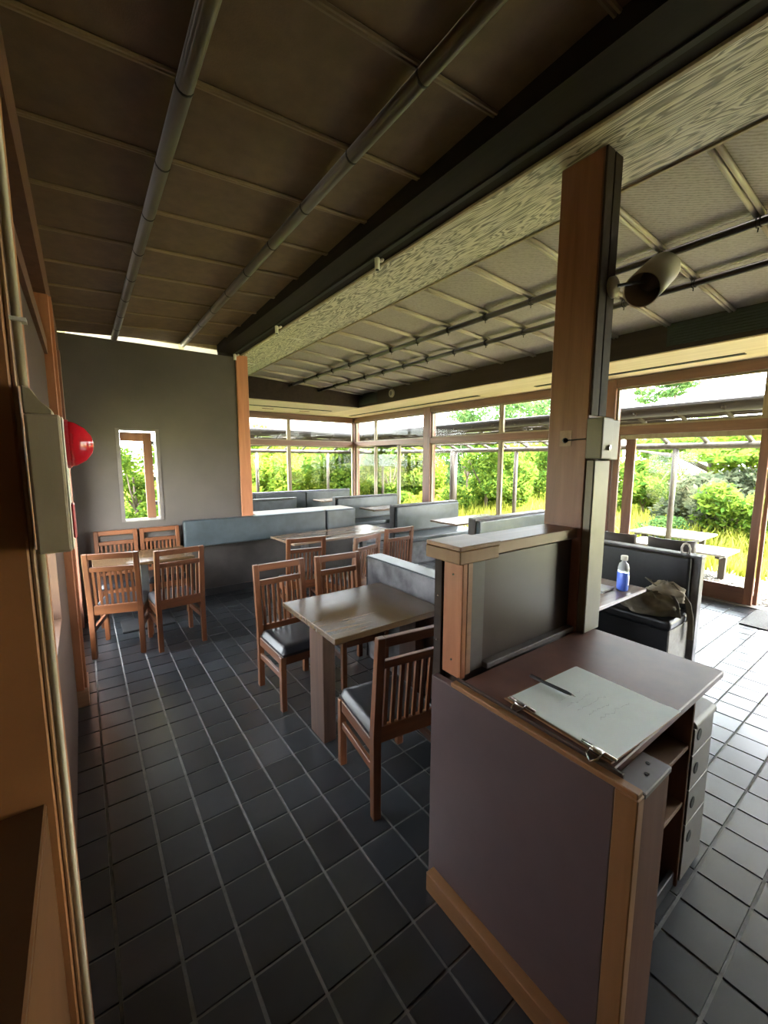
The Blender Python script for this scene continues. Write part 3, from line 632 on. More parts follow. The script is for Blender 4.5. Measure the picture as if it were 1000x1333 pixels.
# low wall between counter and dining table
pw = thing('low_partition', 'chest-high wood and laminate partition standing between counter and column', 'partition', (1.2, 1.12, 0))
def pb(name, mat, x0, x1, y0, y1, z0, z1, bev=0.003): return cb(name, mat, x0, x1, y0, y1, z0, z1, bev, pw, (1.2, 1.12, 0))
pb('core', 'brown_panel', 1.24, 2.046, 1.145, 1.275, 0.0, 1.49)
pb('end_board', 'post_orange', 1.212, 1.24, 1.125, 1.235, 0.99, 1.49)
pb('end_edge', 'fascia', 1.205, 1.24, 1.238, 1.285, 0.0, 1.49)
pb('corner_post', 'cap_wood', 1.24, 1.272, 1.125, 1.145, 1.003, 1.49)
pb('gray_strip', 'gray_trim', 1.272, 1.355, 1.132, 1.145, 1.003, 1.49)
pb('bottom_moulding', 'gray_trim', 1.355, 2.046, 1.105, 1.145, 1.003, 1.028)
pb('cap', 'cap_wood', 1.36, 2.046, 1.118, 1.30, 1.50, 1.553, 0.004)
pb('end_cap_block', 'tan_trim', 1.165, 1.40, 1.098, 1.30, 1.49, 1.545, 0.004)
pb('end_cap_plate', 'cap_wood', 1.168, 1.41, 1.10, 1.30, 1.545, 1.562, 0.003)
for zz in (1.06, 1.43): B().lathe([(0.006, 0), (0.004, 0.003)], 8, rotm((1.212 - 1.2, 1.18 - 1.12, zz), (0, -math.pi / 2, 0))).obj('screw', 'metal', pw)
for zz in (1.12, 1.32): B().lathe([(0.006, 0), (0.004, 0.003)], 8, rotm((1.205 - 1.2, 1.262 - 1.12, zz), (0, -math.pi / 2, 0))).obj('screw', 'metal', pw)

# clip file, pen
cf = thing('clip_file', 'sheaf of pale green-white paper held by two clips on the counter top', 'paper', (1.442, 0.70, 1.004), R(-3))
B().box(-0.225, 0.218, -0.20, 0.205, 0.0, 0.006, 0.002).obj('backing_board', 'tan_trim', cf)
for k in range(3):
    rr = random.Random(k)
    B().grid(14, 12, lambda a, b, k=k: ((a - 0.5) * 0.432 + 0.002 * k, (b - 0.5) * 0.395 - 0.003 * k, 0.0075 + 0.0022 * k + 0.0012 * math.sin(5 * a + 3 * b + k) + (0.004 * (b < 0.12) * a))).obj('sheet', ['paper_worn', 'paper', 'paper'][k], cf, smooth=True)
sc_b = B()
rr = random.Random(3)
for ln in range(5):                                      # faint illegible pencil strokes
    y = 0.07 - ln * 0.036; x = -0.10 + 0.01 * ln
    for q_ in range(rr.randint(4, 7)):
        dx = rr.uniform(0.01, 0.03); dy = rr.uniform(-0.01, 0.01)
        sc_b.tube([(x, y, 0.0146), (x + dx * 0.5, y + dy, 0.0146), (x + dx, y, 0.0146)], 0.0005, 4); x += dx + 0.006
sc_b.obj('pencil_marks', 'pencil', cf)['kind'] = 'stuff'
for k, y in enumerate((0.13, -0.155)):
    b = B(); b.tube([(-0.215, y - 0.055, 0.016), (-0.215, y + 0.055, 0.016)], 0.005, 8).box(-0.236, -0.212, y - 0.02, y + 0.02, 0.010, 0.022, 0.003, 2)
    b.tube([(-0.222, y - 0.016, 0.02), (-0.252, y - 0.018, 0.012), (-0.262, y, -0.002), (-0.252, y + 0.018, 0.012), (-0.222, y + 0.016, 0.02)], 0.0035, 6)
    b.obj('metal_clip', 'metal', cf, smooth=True)
pn = thing('pen', 'black ballpoint pen lying on the paper on the counter', 'pen', (1.425, 0.845, 1.026), R(-88))
pm = rotm((0, 0, 0), (0, math.pi / 2, 0))
B().lathe([(0.004, -0.095), (0.0062, -0.09), (0.0065, 0.06), (0.004, 0.082)], 12, pm).obj('barrel', 'ink', pn, smooth=True)
B().lathe([(0.004, 0.082), (0.001, 0.096)], 10, pm).obj('tip', 'metal', pn); B().box(-0.09, -0.045, -0.002, 0.002, 0.006, 0.009).obj('clip', 'ink', pn)

# ---- slat-back dining chair
def make_chair():
    t = empty('dining_chair')
    for s in (-1, 1):
        x = s * 0.205
        B().prism([(-0.252, 0), (-0.208, 0), (-0.203, 0.48), (-0.262, 1.03), (-0.302, 1.03), (-0.25, 0.48)], 'X', x - 0.0225, x + 0.0225, 0.004).obj('back_post', 'chair_wood', t)
        B().box(x - 0.021, x + 0.021, 0.205, 0.25, 0, 0.435, 0.004).obj('leg', 'chair_wood', t)
        B().box(x - 0.013, x + 0.013, -0.205, 0.205, 0.365, 0.435, 0.003).obj('seat_rail', 'chair_wood_y', t)
        B().box(x - 0.012, x + 0.012, -0.215, 0.205, 0.25, 0.295, 0.003).obj('stretcher', 'chair_wood_y', t)
    B().box(-0.184, 0.184, 0.215, 0.24, 0.365, 0.435, 0.003).obj('seat_rail', 'chair_wood_x', t)
    def by(z): return -0.228 - max(0, z - 0.48) * 0.097
    def rail(name, z0, z1, th):
        B().prism([(by(z0) - th, z0), (by(z0) + th, z0), (by(z1) + th, z1), (by(z1) - th, z1)], 'X', -0.183, 0.183, 0.003).obj(name, 'chair_wood_x', t)
    rail('top_rail', 0.975, 1.028, 0.017); rail('middle_rail', 0.855, 0.90, 0.014); rail('lower_rail', 0.43, 0.525, 0.014)
    for k in range(8):
        x = -0.156 + k * 0.0446
        B().prism([(by(0.525) - 0.008, 0.525), (by(0.525) + 0.008, 0.525), (by(0.855) + 0.008, 0.855), (by(0.855) - 0.008, 0.855)], 'X', x - 0.010, x + 0.010).obj('slat', 'chair_wood', t)
    b = B(); n = 10
    def top(a, c):
        e = min(1, min(a, 1 - a, c, 1 - c) * 7); return (-0.212 + 0.424 * a, -0.205 + 0.46 * c, 0.455 + 0.05 * math.sqrt(max(0, e * (2 - e))))
    b.grid(n * 2, n * 2, top); b.box(-0.212, 0.212, -0.205, 0.255, 0.435, 0.4555)
    b.obj('seat', 'black_vinyl', t, smooth=False)
    return t
chair0 = make_chair()
for ch in chair0.children:
    if ch.name.startswith('seat') and 'rail' not in ch.name:
        for p in ch.data.polygons: p.use_smooth = len(p.vertices) == 4 and p.area < 0.004
chairs = [
 (1.374, 1.837, -7.7, 'slat-back chair with its back to the counter, at the near side of the dark table', 'chairs at the dark table'),
 (1.318, 3.055, 181, 'slat-back chair with black seat at the far left of the dark table', 'chairs at the dark table'),
 (1.85, 3.02, 177, 'slat-back chair tucked behind the dark table, next to the bench back', 'chairs at the dark table'),
 (0.24, 4.83, -16, 'slat-back chair near the left wall with its back to the viewer', 'chairs at the table by the narrow window'),
 (0.70, 4.70, 5, 'slat-back chair with its back to the viewer, right of the one near the left wall', 'chairs at the table by the narrow window'),
 (0.285, 5.72, 180, 'slat-back chair under the narrow window, nearer the left wall', 'chairs at the table by the narrow window'),
 (0.765, 5.72, 180, 'slat-back chair under the narrow window, beside the vinyl bench pad', 'chairs at the table by the narrow window'),
 (2.03, 4.50, -8, 'slat-back chair at the long table, leftmost of the three', 'chairs at the long table'),
 (2.545, 4.20, 17, 'slat-back chair turned askew at the long table, middle of the three', 'chairs at the long table'),
 (3.265, 4.43, 0, 'slat-back chair at the long table, rightmost of the three', 'chairs at the long table')]
for k, (x, y, a, lab, grp) in enumerate(chairs):
    if k == 0:
        tag(chair0, lab, 'chair', grp); chair0.location = (x, y, 0); chair0.rotation_euler = (0, 0, R(a))
    else:
        dup(chair0, (x, y, 0), R(a), lab, grp)
# ---- tables
t = thing('dining_table', 'dark brown wooden table with thick slab legs beside the low partition', 'table', (1.63, 2.53, 0))
B().box(-0.455, 0.46, -0.41, 0.40, 0.77, 0.812, 0.004).obj('tabletop', 'table_top', t)
for sx in (-1, 1): B().box(sx * 0.395 - 0.045, sx * 0.395 + 0.045, -0.22, -0.02, 0, 0.77, 0.004).obj('leg', 'table_leg', t)
B().box(-0.35, 0.35, -0.15, -0.09, 0.66, 0.77, 0.003).obj('apron', 'table_leg', t)
def pedestal(label, x, y, lx, ly, top='pale_top', rz=0, posts=1, group=None, mat='steel_dark'):
    t = thing('pedestal_table', label, 'table', (x, y, 0), rz, group)
    B().box(-lx / 2, lx / 2, -ly / 2, ly / 2, 0.772, 0.805, 0.005).obj('tabletop', top, t)
    for k in range(posts):
        px = 0 if posts == 1 else (-1 + 2 * k) * lx * 0.3
        B().box(px - 0.04, px + 0.04, -0.04, 0.04, 0.025, 0.772, 0.004).obj('leg', mat, t)
        B().box(px - 0.26, px + 0.26, -0.2, 0.2, 0.0, 0.025, 0.005).obj('base_plate', 'kick', t)
        B().box(px - 0.14, px + 0.14, -0.12, 0.12, 0.755, 0.772).obj('bracket', 'kick', t)
    return t
pedestal('square dark table between four slat chairs under the narrow window', 0.5, 5.36, 0.96, 0.68, 'table_top')
pedestal('long brown table with a mirror-like top in front of the vinyl half wall', 3.02, 5.40, 1.74, 0.72, 'pale_top', R(4), 2)
pedestal('booth table in the nearest booth along the windows', 5.85, 5.25, 1.5, 0.66, 'pale_top', 0, 1, 'booth tables')
pedestal('booth table in the middle booth along the windows', 5.85, 7.68, 1.5, 0.6, 'pale_top', 0, 1, 'booth tables')
pedestal('small booth table in the far corner by the windows', 5.6, 10.05, 1.0, 0.6, 'pale_top', 0, 1, 'booth tables')
t = pedestal('table with a spray bottle in front of the black bench', 3.36, 1.80, 1.02, 0.66, 'pale_top')
# ---- half wall with vinyl pads across the room
hw = thing('half_wall_bench', 'long waist-high dark half wall with blue-grey vinyl pads along its top', 'bench', (2.4, 6.0, 0))
B().box(-1.34, 1.30, 0.0, 0.045, 0.1, 1.06, 0.003).obj('front_panel', 'dark_panel', hw)
B().box(-0.38, 1.30, 0.045, 0.42, 0.0, 1.06, 0.003).obj('core', 'dark_panel', hw)
B().box(-0.36, 1.31, -0.01, 0.43, 1.06, 1.085, 0.004).obj('top_board', 'sash', hw)
B().box(-1.34, 1.29, -0.015, 0.0, 0.0, 0.1, 0.003).obj('kick_board', 'kick', hw)
B().box(-1.36, 0.74, -0.095, 0.0, 0.72, 1.085, 0.022, 3).obj('pad', 'blue_vinyl', hw, smooth=False); B().box(0.76, 1.30, -0.095, 0.0, 0.72, 1.085, 0.022, 3).obj('pad', 'blue_vinyl', hw)
# ---- benches with seats (built facing -Y: pad toward the viewer)
def bench(name, label, x0, x1, y, top=1.02, pads=1, seat=True, rz=0, loc=None, padmat='blue_vinyl', group=None, org=None):
    L = x1 - x0
    t = thing(name, label, 'bench', loc or (x0, y, 0), rz, group)
    B().box(0.0, L, 0.06, 0.20, 0.0, top, 0.006).obj('back_frame', 'dark_panel', t)
    n = pads
    for k in range(n):
        a, b = 0.02 + (L - 0.04) * k / n, 0.02 + (L - 0.04) * (k + 1) / n
        B().box(a + 0.006, b - 0.006, 0.0, 0.075, 0.52, top - 0.012, 0.02, 3).obj('back_pad', padmat, t)
    B().box(0.0, L, 0.055, 0.205, top, top + 0.018, 0.004).obj('top_rail', 'old_vinyl', t)
    if seat:
        B().box(0.0, L, -0.46, 0.06, 0.0, 0.40, 0.006).obj('seat_box', 'old_vinyl', t)
        B().box(0.005, L - 0.005, -0.475, 0.055, 0.40, 0.50, 0.025, 3).obj('seat_pad', padmat, t)
    return t
bench('booth_bench', 'blue-grey booth bench, second row from the far windows on the left', 2.05, 3.92, 8.72, 1.02)
bench('booth_bench', 'long blue-grey bench with three pads along the far windows', 2.15, 6.55, 10.72, 1.0, 3)
bench('booth_bench', 'blue-grey booth bench by the windows in the far booth', 4.66, 6.45, 8.25, 1.02)
bench('booth_bench', 'pale blue-grey booth bench by the windows in the middle booth', 4.74, 6.45, 6.14, 1.02)
bench('booth_bench', 'worn blue-grey booth bench by the windows seen just over the low partition', 4.60, 6.45, 4.0, 1.02)
# bench right of the dark table, its grey back toward the table
t = thing('bench_seat', 'stained grey bench whose back closes the right side of the dark table', 'bench', (2.13, 2.0, 0))
B().box(0.0, 0.16, 0.0, 1.2, 0.0, 0.985, 0.006).obj('back_frame', 'old_vinyl', t); B().box(-0.004, 0.166, -0.004, 1.204, 0.985, 1.0, 0.004).obj('top_rail', 'blue_vinyl', t)
B().box(-0.003, 0.163, 1.2, 1.212, 0.0, 0.985, 0.003).obj('end_panel', 'kick', t)
B().box(0.16, 0.62, 0.02, 1.18, 0.0, 0.40, 0.006).obj('seat_box', 'old_vinyl', t); B().box(0.165, 0.63, 0.015, 1.185, 0.40, 0.49, 0.022, 3).obj('seat_pad', 'blue_vinyl', t)
# black bench with the bag
t = thing('black_bench', 'black vinyl bench with a pale end panel, holding a canvas bag', 'bench', (4.4, 1.27, 0))
B().box(0.06, 0.16, 0.0, 1.75, 0.0, 1.02, 0.006).obj('back_frame', 'old_vinyl', t)
B().box(0.04, 0.17, -0.006, 1.76, 1.02, 1.04, 0.006).obj('top_rail', 'old_vinyl', t)
B().box(-0.005, 0.075, 0.06, 1.72, 0.53, 1.02, 0.025, 3).obj('back_pad', 'black_vinyl', t)
B().box(-0.38, 0.06, 0.06, 1.70, 0.0, 0.42, 0.004).obj('seat_box', 'black_vinyl', t)
B().box(-0.385, 0.05, 0.048, 0.062, 0.0, 0.43, 0.003).obj('end_panel', 'gray_plank', t)
B().box(-0.40, 0.0, 0.045, 1.70, 0.42, 0.52, 0.03, 3).obj('seat_pad', 'black_vinyl', t)
# ring clipped over the bench top
t = thing('carabiner', 'white loop hook standing on the top rail of the black bench', 'hook', (4.50, 1.41, 1.04))
B().tube([(0, -0.03, 0.0), (0, -0.034, 0.05), (0, -0.02, 0.085), (0, 0.0, 0.095), (0, 0.02, 0.085), (0, 0.034, 0.05), (0, 0.03, 0.0)], 0.009, 8).obj('loop', 'white_plastic', t, smooth=True)
B().tube([(0, -0.03, 0.003), (0, 0.03, 0.003)], 0.007, 8).obj('gate', 'metal', t, smooth=True)
# bag
bag = thing('canvas_bag', 'crumpled olive canvas shoulder bag slumped on the black bench', 'bag', (4.2, 1.52, 0.52), R(10))
def blob(name, mat, c, r, seed, par, fl=0.3, n=22):
    rr = random.Random(seed); ph = [rr.uniform(0, 6) for _ in range(8)]
    b = B()
    rings = []
    for i in range(n + 1):
        th = math.pi * i / n
        row = []
        for k in range(n * 2):
            a = 2 * math.pi * k / (n * 2)
            d = 1 + 0.09 * math.sin(3 * a + 4 * th + ph[0]) + 0.06 * math.sin(7 * a - 5 * th + ph[1]) + 0.05 * math.sin(11 * th + 5 * a + ph[2])
            z = math.cos(th) * d; z = z if z > -fl else -fl + (z + fl) * 0.03
            row.append(b.bm.verts.new((c[0] + r[0] * math.sin(th) * math.cos(a) * d, c[1] + r[1] * math.sin(th) * math.sin(a) * d, c[2] + r[2] * (z + fl))))
        rings.append(row)
    for i in range(n):
        for k in range(n * 2): b.bm.faces.new((rings[i][k], rings[i][(k + 1) % (n * 2)], rings[i + 1][(k + 1) % (n * 2)], rings[i + 1][k]))
    bmesh.ops.remove_doubles(b.bm, verts=b.bm.verts, dist=0.0004)
    return b.obj(name, mat, par, smooth=True)
blob('body', 'canvas', (-0.03, 0.03, 0.0), (0.15, 0.23, 0.135), 5, bag)
blob('flap', 'canvas_light', (0.07, -0.07, 0.10), (0.11, 0.15, 0.11), 12, bag, 0.5)
def ribbon(pts, wv, th):
    b = B(); wv = Vector(wv); rows = []
    for i, p in enumerate(pts):
        p = Vector(p); d = (Vector(pts[min(i + 1, len(pts) - 1)]) - Vector(pts[max(i - 1, 0)])).normalized(); n = d.cross(wv).normalized() * th
        rows.append([b.bm.verts.new(p + wv + n), b.bm.verts.new(p - wv + n), b.bm.verts.new(p - wv - n), b.bm.verts.new(p + wv - n)])
    for r0, r1 in zip(rows[:-1], rows[1:]):
        for k in range(4): b.bm.faces.new((r0[k], r0[(k + 1) % 4], r1[(k + 1) % 4], r1[k]))
    b.bm.faces.new(rows[0][::-1]); b.bm.faces.new(rows[-1]); return b
ribbon([(-0.03, -0.13, 0.18), (-0.06, -0.17, 0.13), (-0.08, -0.19, 0.05), (-0.08, -0.20, 0.004)], (0.012, 0.022, 0), 0.003).obj('strap', 'canvas', bag)
ribbon([(0.08, -0.10, 0.24), (0.10, -0.17, 0.20), (0.11, -0.235, 0.10), (0.115, -0.262, -0.02), (0.12, -0.27, -0.14), (0.12, -0.272, -0.24)], (0.008, 0.022, 0), 0.004).obj('strap', 'canvas', bag)
B().tube([(0.02, -0.16, 0.24), (0.05, -0.19, 0.2), (0.09, -0.18, 0.17), (0.12, -0.14, 0.2), (0.10, -0.1, 0.25), (0.05, -0.12, 0.27), (0.02, -0.16, 0.24)], 0.006, 7).obj('handle', 'canvas', bag)
B().tube([(0.0, -0.02, 0.22), (0.02, 0.06, 0.27), (0.06, 0.1, 0.28), (0.1, 0.06, 0.25)], 0.007, 7).obj('handle', 'canvas', bag)
# bottle
bt = thing('spray_bottle', 'clear bottle of blue liquid with a white label on the table by the black bench', 'bottle', (3.665, 1.58, 0.805), R(33))
B().lathe([(0.062, 0), (0.065, 0.01), (0.065, 0.15), (0.062, 0.155)], 22, Matrix.Scale(0.7, 4, (0, 1, 0))).obj('liquid_body', 'blue_liquid', bt, smooth=True)
B().lathe([(0.062, 0.155), (0.062, 0.19), (0.05, 0.225), (0.026, 0.24), (0.024, 0.262)], 22, Matrix.Scale(0.7, 4, (0, 1, 0))).obj('shoulder', 'clear_plastic', bt, smooth=True)
B().lathe([(0.027, 0.255), (0.027, 0.29), (0.024, 0.294)], 18).obj('cap', 'white_plastic', bt, smooth=True)
B().grid(8, 1, lambda a, b: (0.066 * math.sin((a - 0.5) * 1.6), -0.0462 * math.cos((a - 0.5) * 1.6) - 0.0005, 0.05 + 0.08 * b)).obj('label', 'white_board', bt)
# printed cards on the same table
for k in range(3):
    tag(B().box(3.40 + 0.01 * k, 3.60 + 0.01 * k, 1.62, 1.80, 0.8055 + 0.006 * k, 0.811 + 0.006 * k, 0.001).obj('menu_card', 'paper_worn'), ['worn white menu card under the stack on the bottle table', 'worn white menu card in the middle of the stack on the bottle table', 'worn white menu card on top of the stack by the bottle'][k], 'menu', 'menu cards')
# ---- brown bucket chairs by the door
def make_bucket():
    t = empty('lounge_chair')
    b = B()
    for zz, rr_ in ((0.0, 0), ):
        pass
    n = 16
    def shell(a, h, off):
        ang = math.pi * (0.5 + (a - 0.5) * 0.62); return ((0.30 + off) * math.cos(ang) * 0.92, -(0.30 + off) * math.sin(ang) * 0.8 - 0.06 * h, 0.44 + h * 0.5)
    inner = [[b.bm.verts.new(shell(i / n, j / 5, 0)) for j in range(6)] for i in range(n + 1)]; outer = [[b.bm.verts.new(shell(i / n, j / 5, 0.035)) for j in range(6)] for i in range(n + 1)]
    for i in range(n):
        for j in range(5):
            b.bm.faces.new((inner[i][j], inner[i + 1][j], inner[i + 1][j + 1], inner[i][j + 1])); b.bm.faces.new((outer[i][j], outer[i][j + 1], outer[i + 1][j + 1], outer[i + 1][j]))
        b.bm.faces.new((inner[i][5], inner[i + 1][5], outer[i + 1][5], outer[i][5])); b.bm.faces.new((inner[i][0], outer[i][0], outer[i + 1][0], inner[i + 1][0]))
    for i in (0, n):
        for j in range(5): b.bm.faces.new((inner[i][j], inner[i][j + 1], outer[i][j + 1], outer[i][j]))
    b.obj('backrest', 'brown_seat', t, smooth=True)
    B().box(-0.27, 0.27, -0.25, 0.26, 0.40, 0.50, 0.03, 3).obj('seat', 'brown_seat', t)
    for sx in (-1, 1):
        for sy in (-1, 1): B().tube([(sx * 0.22, sy * 0.2, 0.40), (sx * 0.24, sy * 0.23, 0)], [0.022, 0.016], 8).obj('leg', 'post_wood', t)
    return t
b0 = make_bucket()
tag(b0, 'brown curved-back chair behind the black bench, nearer the open door', 'chair', 'brown chairs by the sliding door'); b0.location = (6.05, 2.02, 0); b0.rotation_euler = (0, 0, R(-82))
dup(b0, (6.0, 2.60, 0), R(-94), 'brown curved-back chair behind the black bench, nearer the brown window post', 'brown chairs by the sliding door')

# ---- fire alarm on the left wall
al = thing('fire_alarm_box', 'beige fire alarm box with a red dome lamp on the left wall', 'alarm', (-0.066, 0.82, 1.752))
B().box(0.002, 0.046, 0.0, 0.13, 0.0, 0.215, 0.004, 2).obj('housing', 'beige_box', al)
B().box(0.046, 0.0485, 0.003, 0.127, 0.003, 0.212, 0.001).obj('cover', 'white_plastic', al)
lp = B().lathe([(0.040, 0), (0.040, 0.005)], 24, rotm((0.0485, 0.055, 0.172), (0, math.pi / 2, 0))).obj('lamp_base', 'red_paint', al)
B().lathe([(0.038, 0.004), (0.036, 0.013), (0.028, 0.026), (0.016, 0.035), (0.004, 0.038)], 28, rotm((0.0485, 0.055, 0.172), (0, math.pi / 2, 0))).obj('lamp_dome', 'red_lens', al, smooth=True)
B().box(0.0485, 0.053, 0.02, 0.06, 0.018, 0.075, 0.002).obj('push_plate', 'red_paint', al)
B().prism([(0.0, 0.216), (0.036, 0.216), (0.036, 0.224), (0.02, 0.235), (0.012, 0.255), (0.0, 0.26)], 'Y', 0.03, 0.07, 0.002).obj('top_fitting', 'cream_pipe', al)
cp = thing('conduit_pipe', 'cream conduit pipe running down the left wall through the alarm box', 'pipe', (-0.0645, 0.882, 0.0))
B().tube([(0, 0, 2.013), (0, 0, 3.27)], 0.006, 10).obj('upper_pipe', 'cream_pipe', cp, smooth=True); B().tube([(0.0, 0.0, 0.02), (0.0, 0, 1.75)], 0.006, 10).obj('lower_pipe', 'cream_pipe', cp, smooth=True)
B().box(-0.008, 0.012, -0.010, 0.010, 2.11, 2.116).obj('clip', 'white_plastic', cp)

# ================================================================== OUTSIDE
# ---- veranda of logs and reed along the long side
def veranda(axis):
    al_y = axis == 'Y'
    def P(o, s, z): return (o, s, z) if al_y else (s, o, z)
    out_, in_ = (9.1, 7.95) if al_y else (13.3, 12.55)
    s0, s1 = (-3.0, 13.5) if al_y else (2.4, 9.2)
    t = thing('veranda', 'log veranda with a reed roof outside the long glass wall' if al_y else 'log veranda with a reed roof outside the far glass wall', 'veranda')
    B().tube([P(out_, s0, 2.16), P(out_, s1, 2.16)], 0.06, 10).obj('outer_beam', 'outdoor_wood', t, smooth=True)
    B().tube([P(in_, s0, 2.73), P(in_, s1, 2.73)], 0.10, 12).obj('inner_log', 'log', t, smooth=True)
    for y in ([-1.2, 3.16, 6.73, 8.95, 12.6] if al_y else [2.6, 4.6, 7.17]):
        r_ = 0.05 if y != 8.95 else 0.11
        B().tube([P(out_, y, -0.1), P(out_, y, 2.14)], r_, 10).obj('post', 'outdoor_wood', t, smooth=True)
    n = int((s1 - s0) / 0.62)
    for k in range(n):
        y = s0 + 0.2 + 0.62 * k
        B().tube([P(in_ - 0.1, y, 2.70), P(out_ + 0.28, y - 0.1, 2.13)], 0.035, 7).obj('rafter', 'outdoor_wood', t, smooth=True)
    b = B(); rr = random.Random(11)
    m = 60
    for k in range(m):                                   # reeds laid across the rafters
        f = k / (m - 1); o = in_ + (out_ - 0.32 - in_) * f; z = 2.715 + (2.31 - 2.715) * f
        if rr.random() < 0.06: continue
        cuts = sorted([s0, s1] + [rr.uniform(s0, s1) for _ in range(5)])
        for a, c in zip(cuts[:-1], cuts[1:]):
            b.tube([P(o + rr.uniform(-.006, .006), a + 0.01, z + rr.uniform(-.012, .012)), P(o + rr.uniform(-.006, .006), c - 0.01, z + rr.uniform(-.012, .012))], 0.0125, 5)
    b.obj('reed_roof', 'reed', t)['kind'] = 'stuff'
    return t
veranda('Y'); veranda('X')
# ---- outdoor tables
for k, (x, y, lx, ly, zt) in enumerate(((8.45, 2.75, 0.75, 1.5, 0.42), (9.85, 3.35, 1.0, 1.25, 0.42))):
    t = thing('garden_table', ['weathered grey garden table on the gravel outside the sliding door', 'weathered grey garden table farther out at the edge of the grass'][k], 'table', (x, y, -0.06), 0, 'garden tables')
    n = 5
    for q_ in range(n): B().box(-lx / 2 + lx * q_ / n + 0.004, -lx / 2 + lx * (q_ + 1) / n - 0.004, -ly / 2, ly / 2, zt + 0.02, zt + 0.055, 0.003).obj('plank', 'gray_plank', t)
    for sy in (-0.42, 0.42):
        B().box(-0.045, 0.045, sy * ly - 0.045, sy * ly + 0.045, 0, zt, 0.004).obj('leg', 'outdoor_wood', t); B().box(-lx * 0.42, lx * 0.42, sy * ly - 0.03, sy * ly + 0.03, zt - 0.03, zt + 0.02).obj('crosspiece', 'outdoor_wood', t)
tag(B().box(7.25, 8.0, 1.95, 2.5, -0.06, -0.03, 0.008).obj('stepping_stone', 'gray_plank'), 'flat pale stepping stone in the gravel outside the sliding door', 'stone')
# ---- plants
def leaves_mesh(name, blobs, n, size, mat, seed, shape=1.0):
    rr = random.Random(seed); vs, fs = [], []
    wts = [bx[3] * bx[4] * bx[5] for bx in blobs]; tot = sum(wts)
    for (cx, cy, cz, rx, ry, rz), wgt in zip(blobs, wts):
        for _ in range(max(20, int(n * wgt / tot))):
            d = Vector((rr.gauss(0, 1), rr.gauss(0, 1), rr.gauss(0, 1))).normalized() * (rr.uniform(0.55, 1.0) if rr.random() < 0.8 else rr.random())
            c = Vector((cx + d.x * rx, cy + d.y * ry, cz + d.z * rz))
            if c.z < 0.02: continue
            a = Vector((rr.gauss(0, 1), rr.gauss(0, 1), rr.gauss(0, 0.7))).normalized(); b = a.cross(Vector((rr.gauss(0, 1), rr.gauss(0, 1), rr.gauss(0, 1)))).normalized()
            s = size * rr.uniform(0.6, 1.3); n0 = len(vs)
            vs += [tuple(c - a * s), tuple(c + b * s * 0.45 * shape), tuple(c + a * s), tuple(c - b * s * 0.45 * shape)]; fs.append((n0, n0 + 1, n0 + 2, n0 + 3))
    me = bpy.data.meshes.new(name); me.from_pydata(vs, [], fs); me.materials.append(M[mat]); return me
def plant(name, label, cat, loc, blobs, n, size, mat, seed, trunk=None, group=None, rz=0):
    t = thing(name, label, cat, loc, rz, group)
    o = inst('foliage', leaves_mesh('foliage', blobs, n, size, mat, seed), t); o['kind'] = 'stuff'
    if trunk:
        for k, (path, rs) in enumerate(trunk): B().tube(path, rs, 8).obj('trunk' if k == 0 else 'branch', 'bark', t, smooth=True)
    return t
GZ = -0.08
def rnd_blobs(seed, n, r, h, br):
    rr = random.Random(seed); out = []
    for _ in range(n):
        a = rr.uniform(0, 6.28); d = r * math.sqrt(rr.random()); z = rr.uniform(0.15, 1.0) * h
        k = 1.0 - 0.5 * abs(z / h - 0.45); out.append((d * math.cos(a) * k, d * math.sin(a) * k, z, br * rr.uniform(.7, 1.2), br * rr.uniform(.7, 1.2), br * rr.uniform(.6, .95)))
    return out
def ray_xy(u, D):                                        # ground position D units out along the view line of column u
    d = _r * ((u - 500) / 540) + _f; d.z = 0; d.normalize(); return d.x * D, d.y * D
def shrub(label, u, D, r, h, mat, seed, n=5000, size=0.09, name='garden_shrub', nb=14, br=None, trunk=True, group='garden shrubs'):
    x, y = ray_xy(u, D); br = br or r * 0.45
    tr = [([(0, 0, 0), (0.05, 0.03, h * 0.35), (0.0, -0.04, h * 0.75)], [0.06, 0.05, 0.02])]
    for k in range(4):
        a = seed + k * 1.6; tr.append(([(0.03, 0.02, h * 0.3), (r * 0.35 * math.cos(a), r * 0.35 * math.sin(a), h * 0.6), (r * 0.6 * math.cos(a), r * 0.6 * math.sin(a), h * 0.85)], [0.03, 0.022, 0.01]))
    return plant(name, label, 'shrub' if name.endswith('shrub') else 'tree', (x, y, GZ), rnd_blobs(seed, nb, r, h, br), n, size, mat, seed, tr if trunk else None, group)
shrub('tall dense shrub seen through the left pane of the far glass wall', 340, 17.5, 1.7, 2.3, 'leaf_bright', 1, 10000, 0.10)
shrub('rounded bright hedge plant right of the left far mullion', 395, 18.5, 1.9, 2.1, 'leaf_bright', 2, 10000, 0.10)
shrub('leafy shrub behind the thin outdoor post of the far veranda', 440, 17.0, 1.5, 2.5, 'leaf_mid', 3, 9000, 0.10)
shrub('green shrub in the narrow pane right of the window corner', 478, 19, 1.5, 2.2, 'leaf_bright', 4, 9000, 0.10)
shrub('upright shrub in the middle pane of the far bay', 507, 16, 1.1, 2.6, 'leaf_mid', 5, 9000, 0.10)
shrub('yellow-green shrub just left of the brown post between the bays', 538, 17, 1.2, 2.2, 'leaf_bright', 6, 9000, 0.10)
shrub('large bushy young tree in the centre of the middle window bay', 632, 14.2, 1.25, 2.75, 'leaf_mid', 7, 9000, 0.085)
shrub('conifer-like tree behind the large bush in the middle bay', 607, 21, 1.2, 3.4, 'leaf_dark', 8, 5000, name='garden_tree')
shrub('small tree with a bent trunk left of the column', 700, 18, 1.5, 3.2, 'leaf_mid', 9, 6500, name='garden_tree')
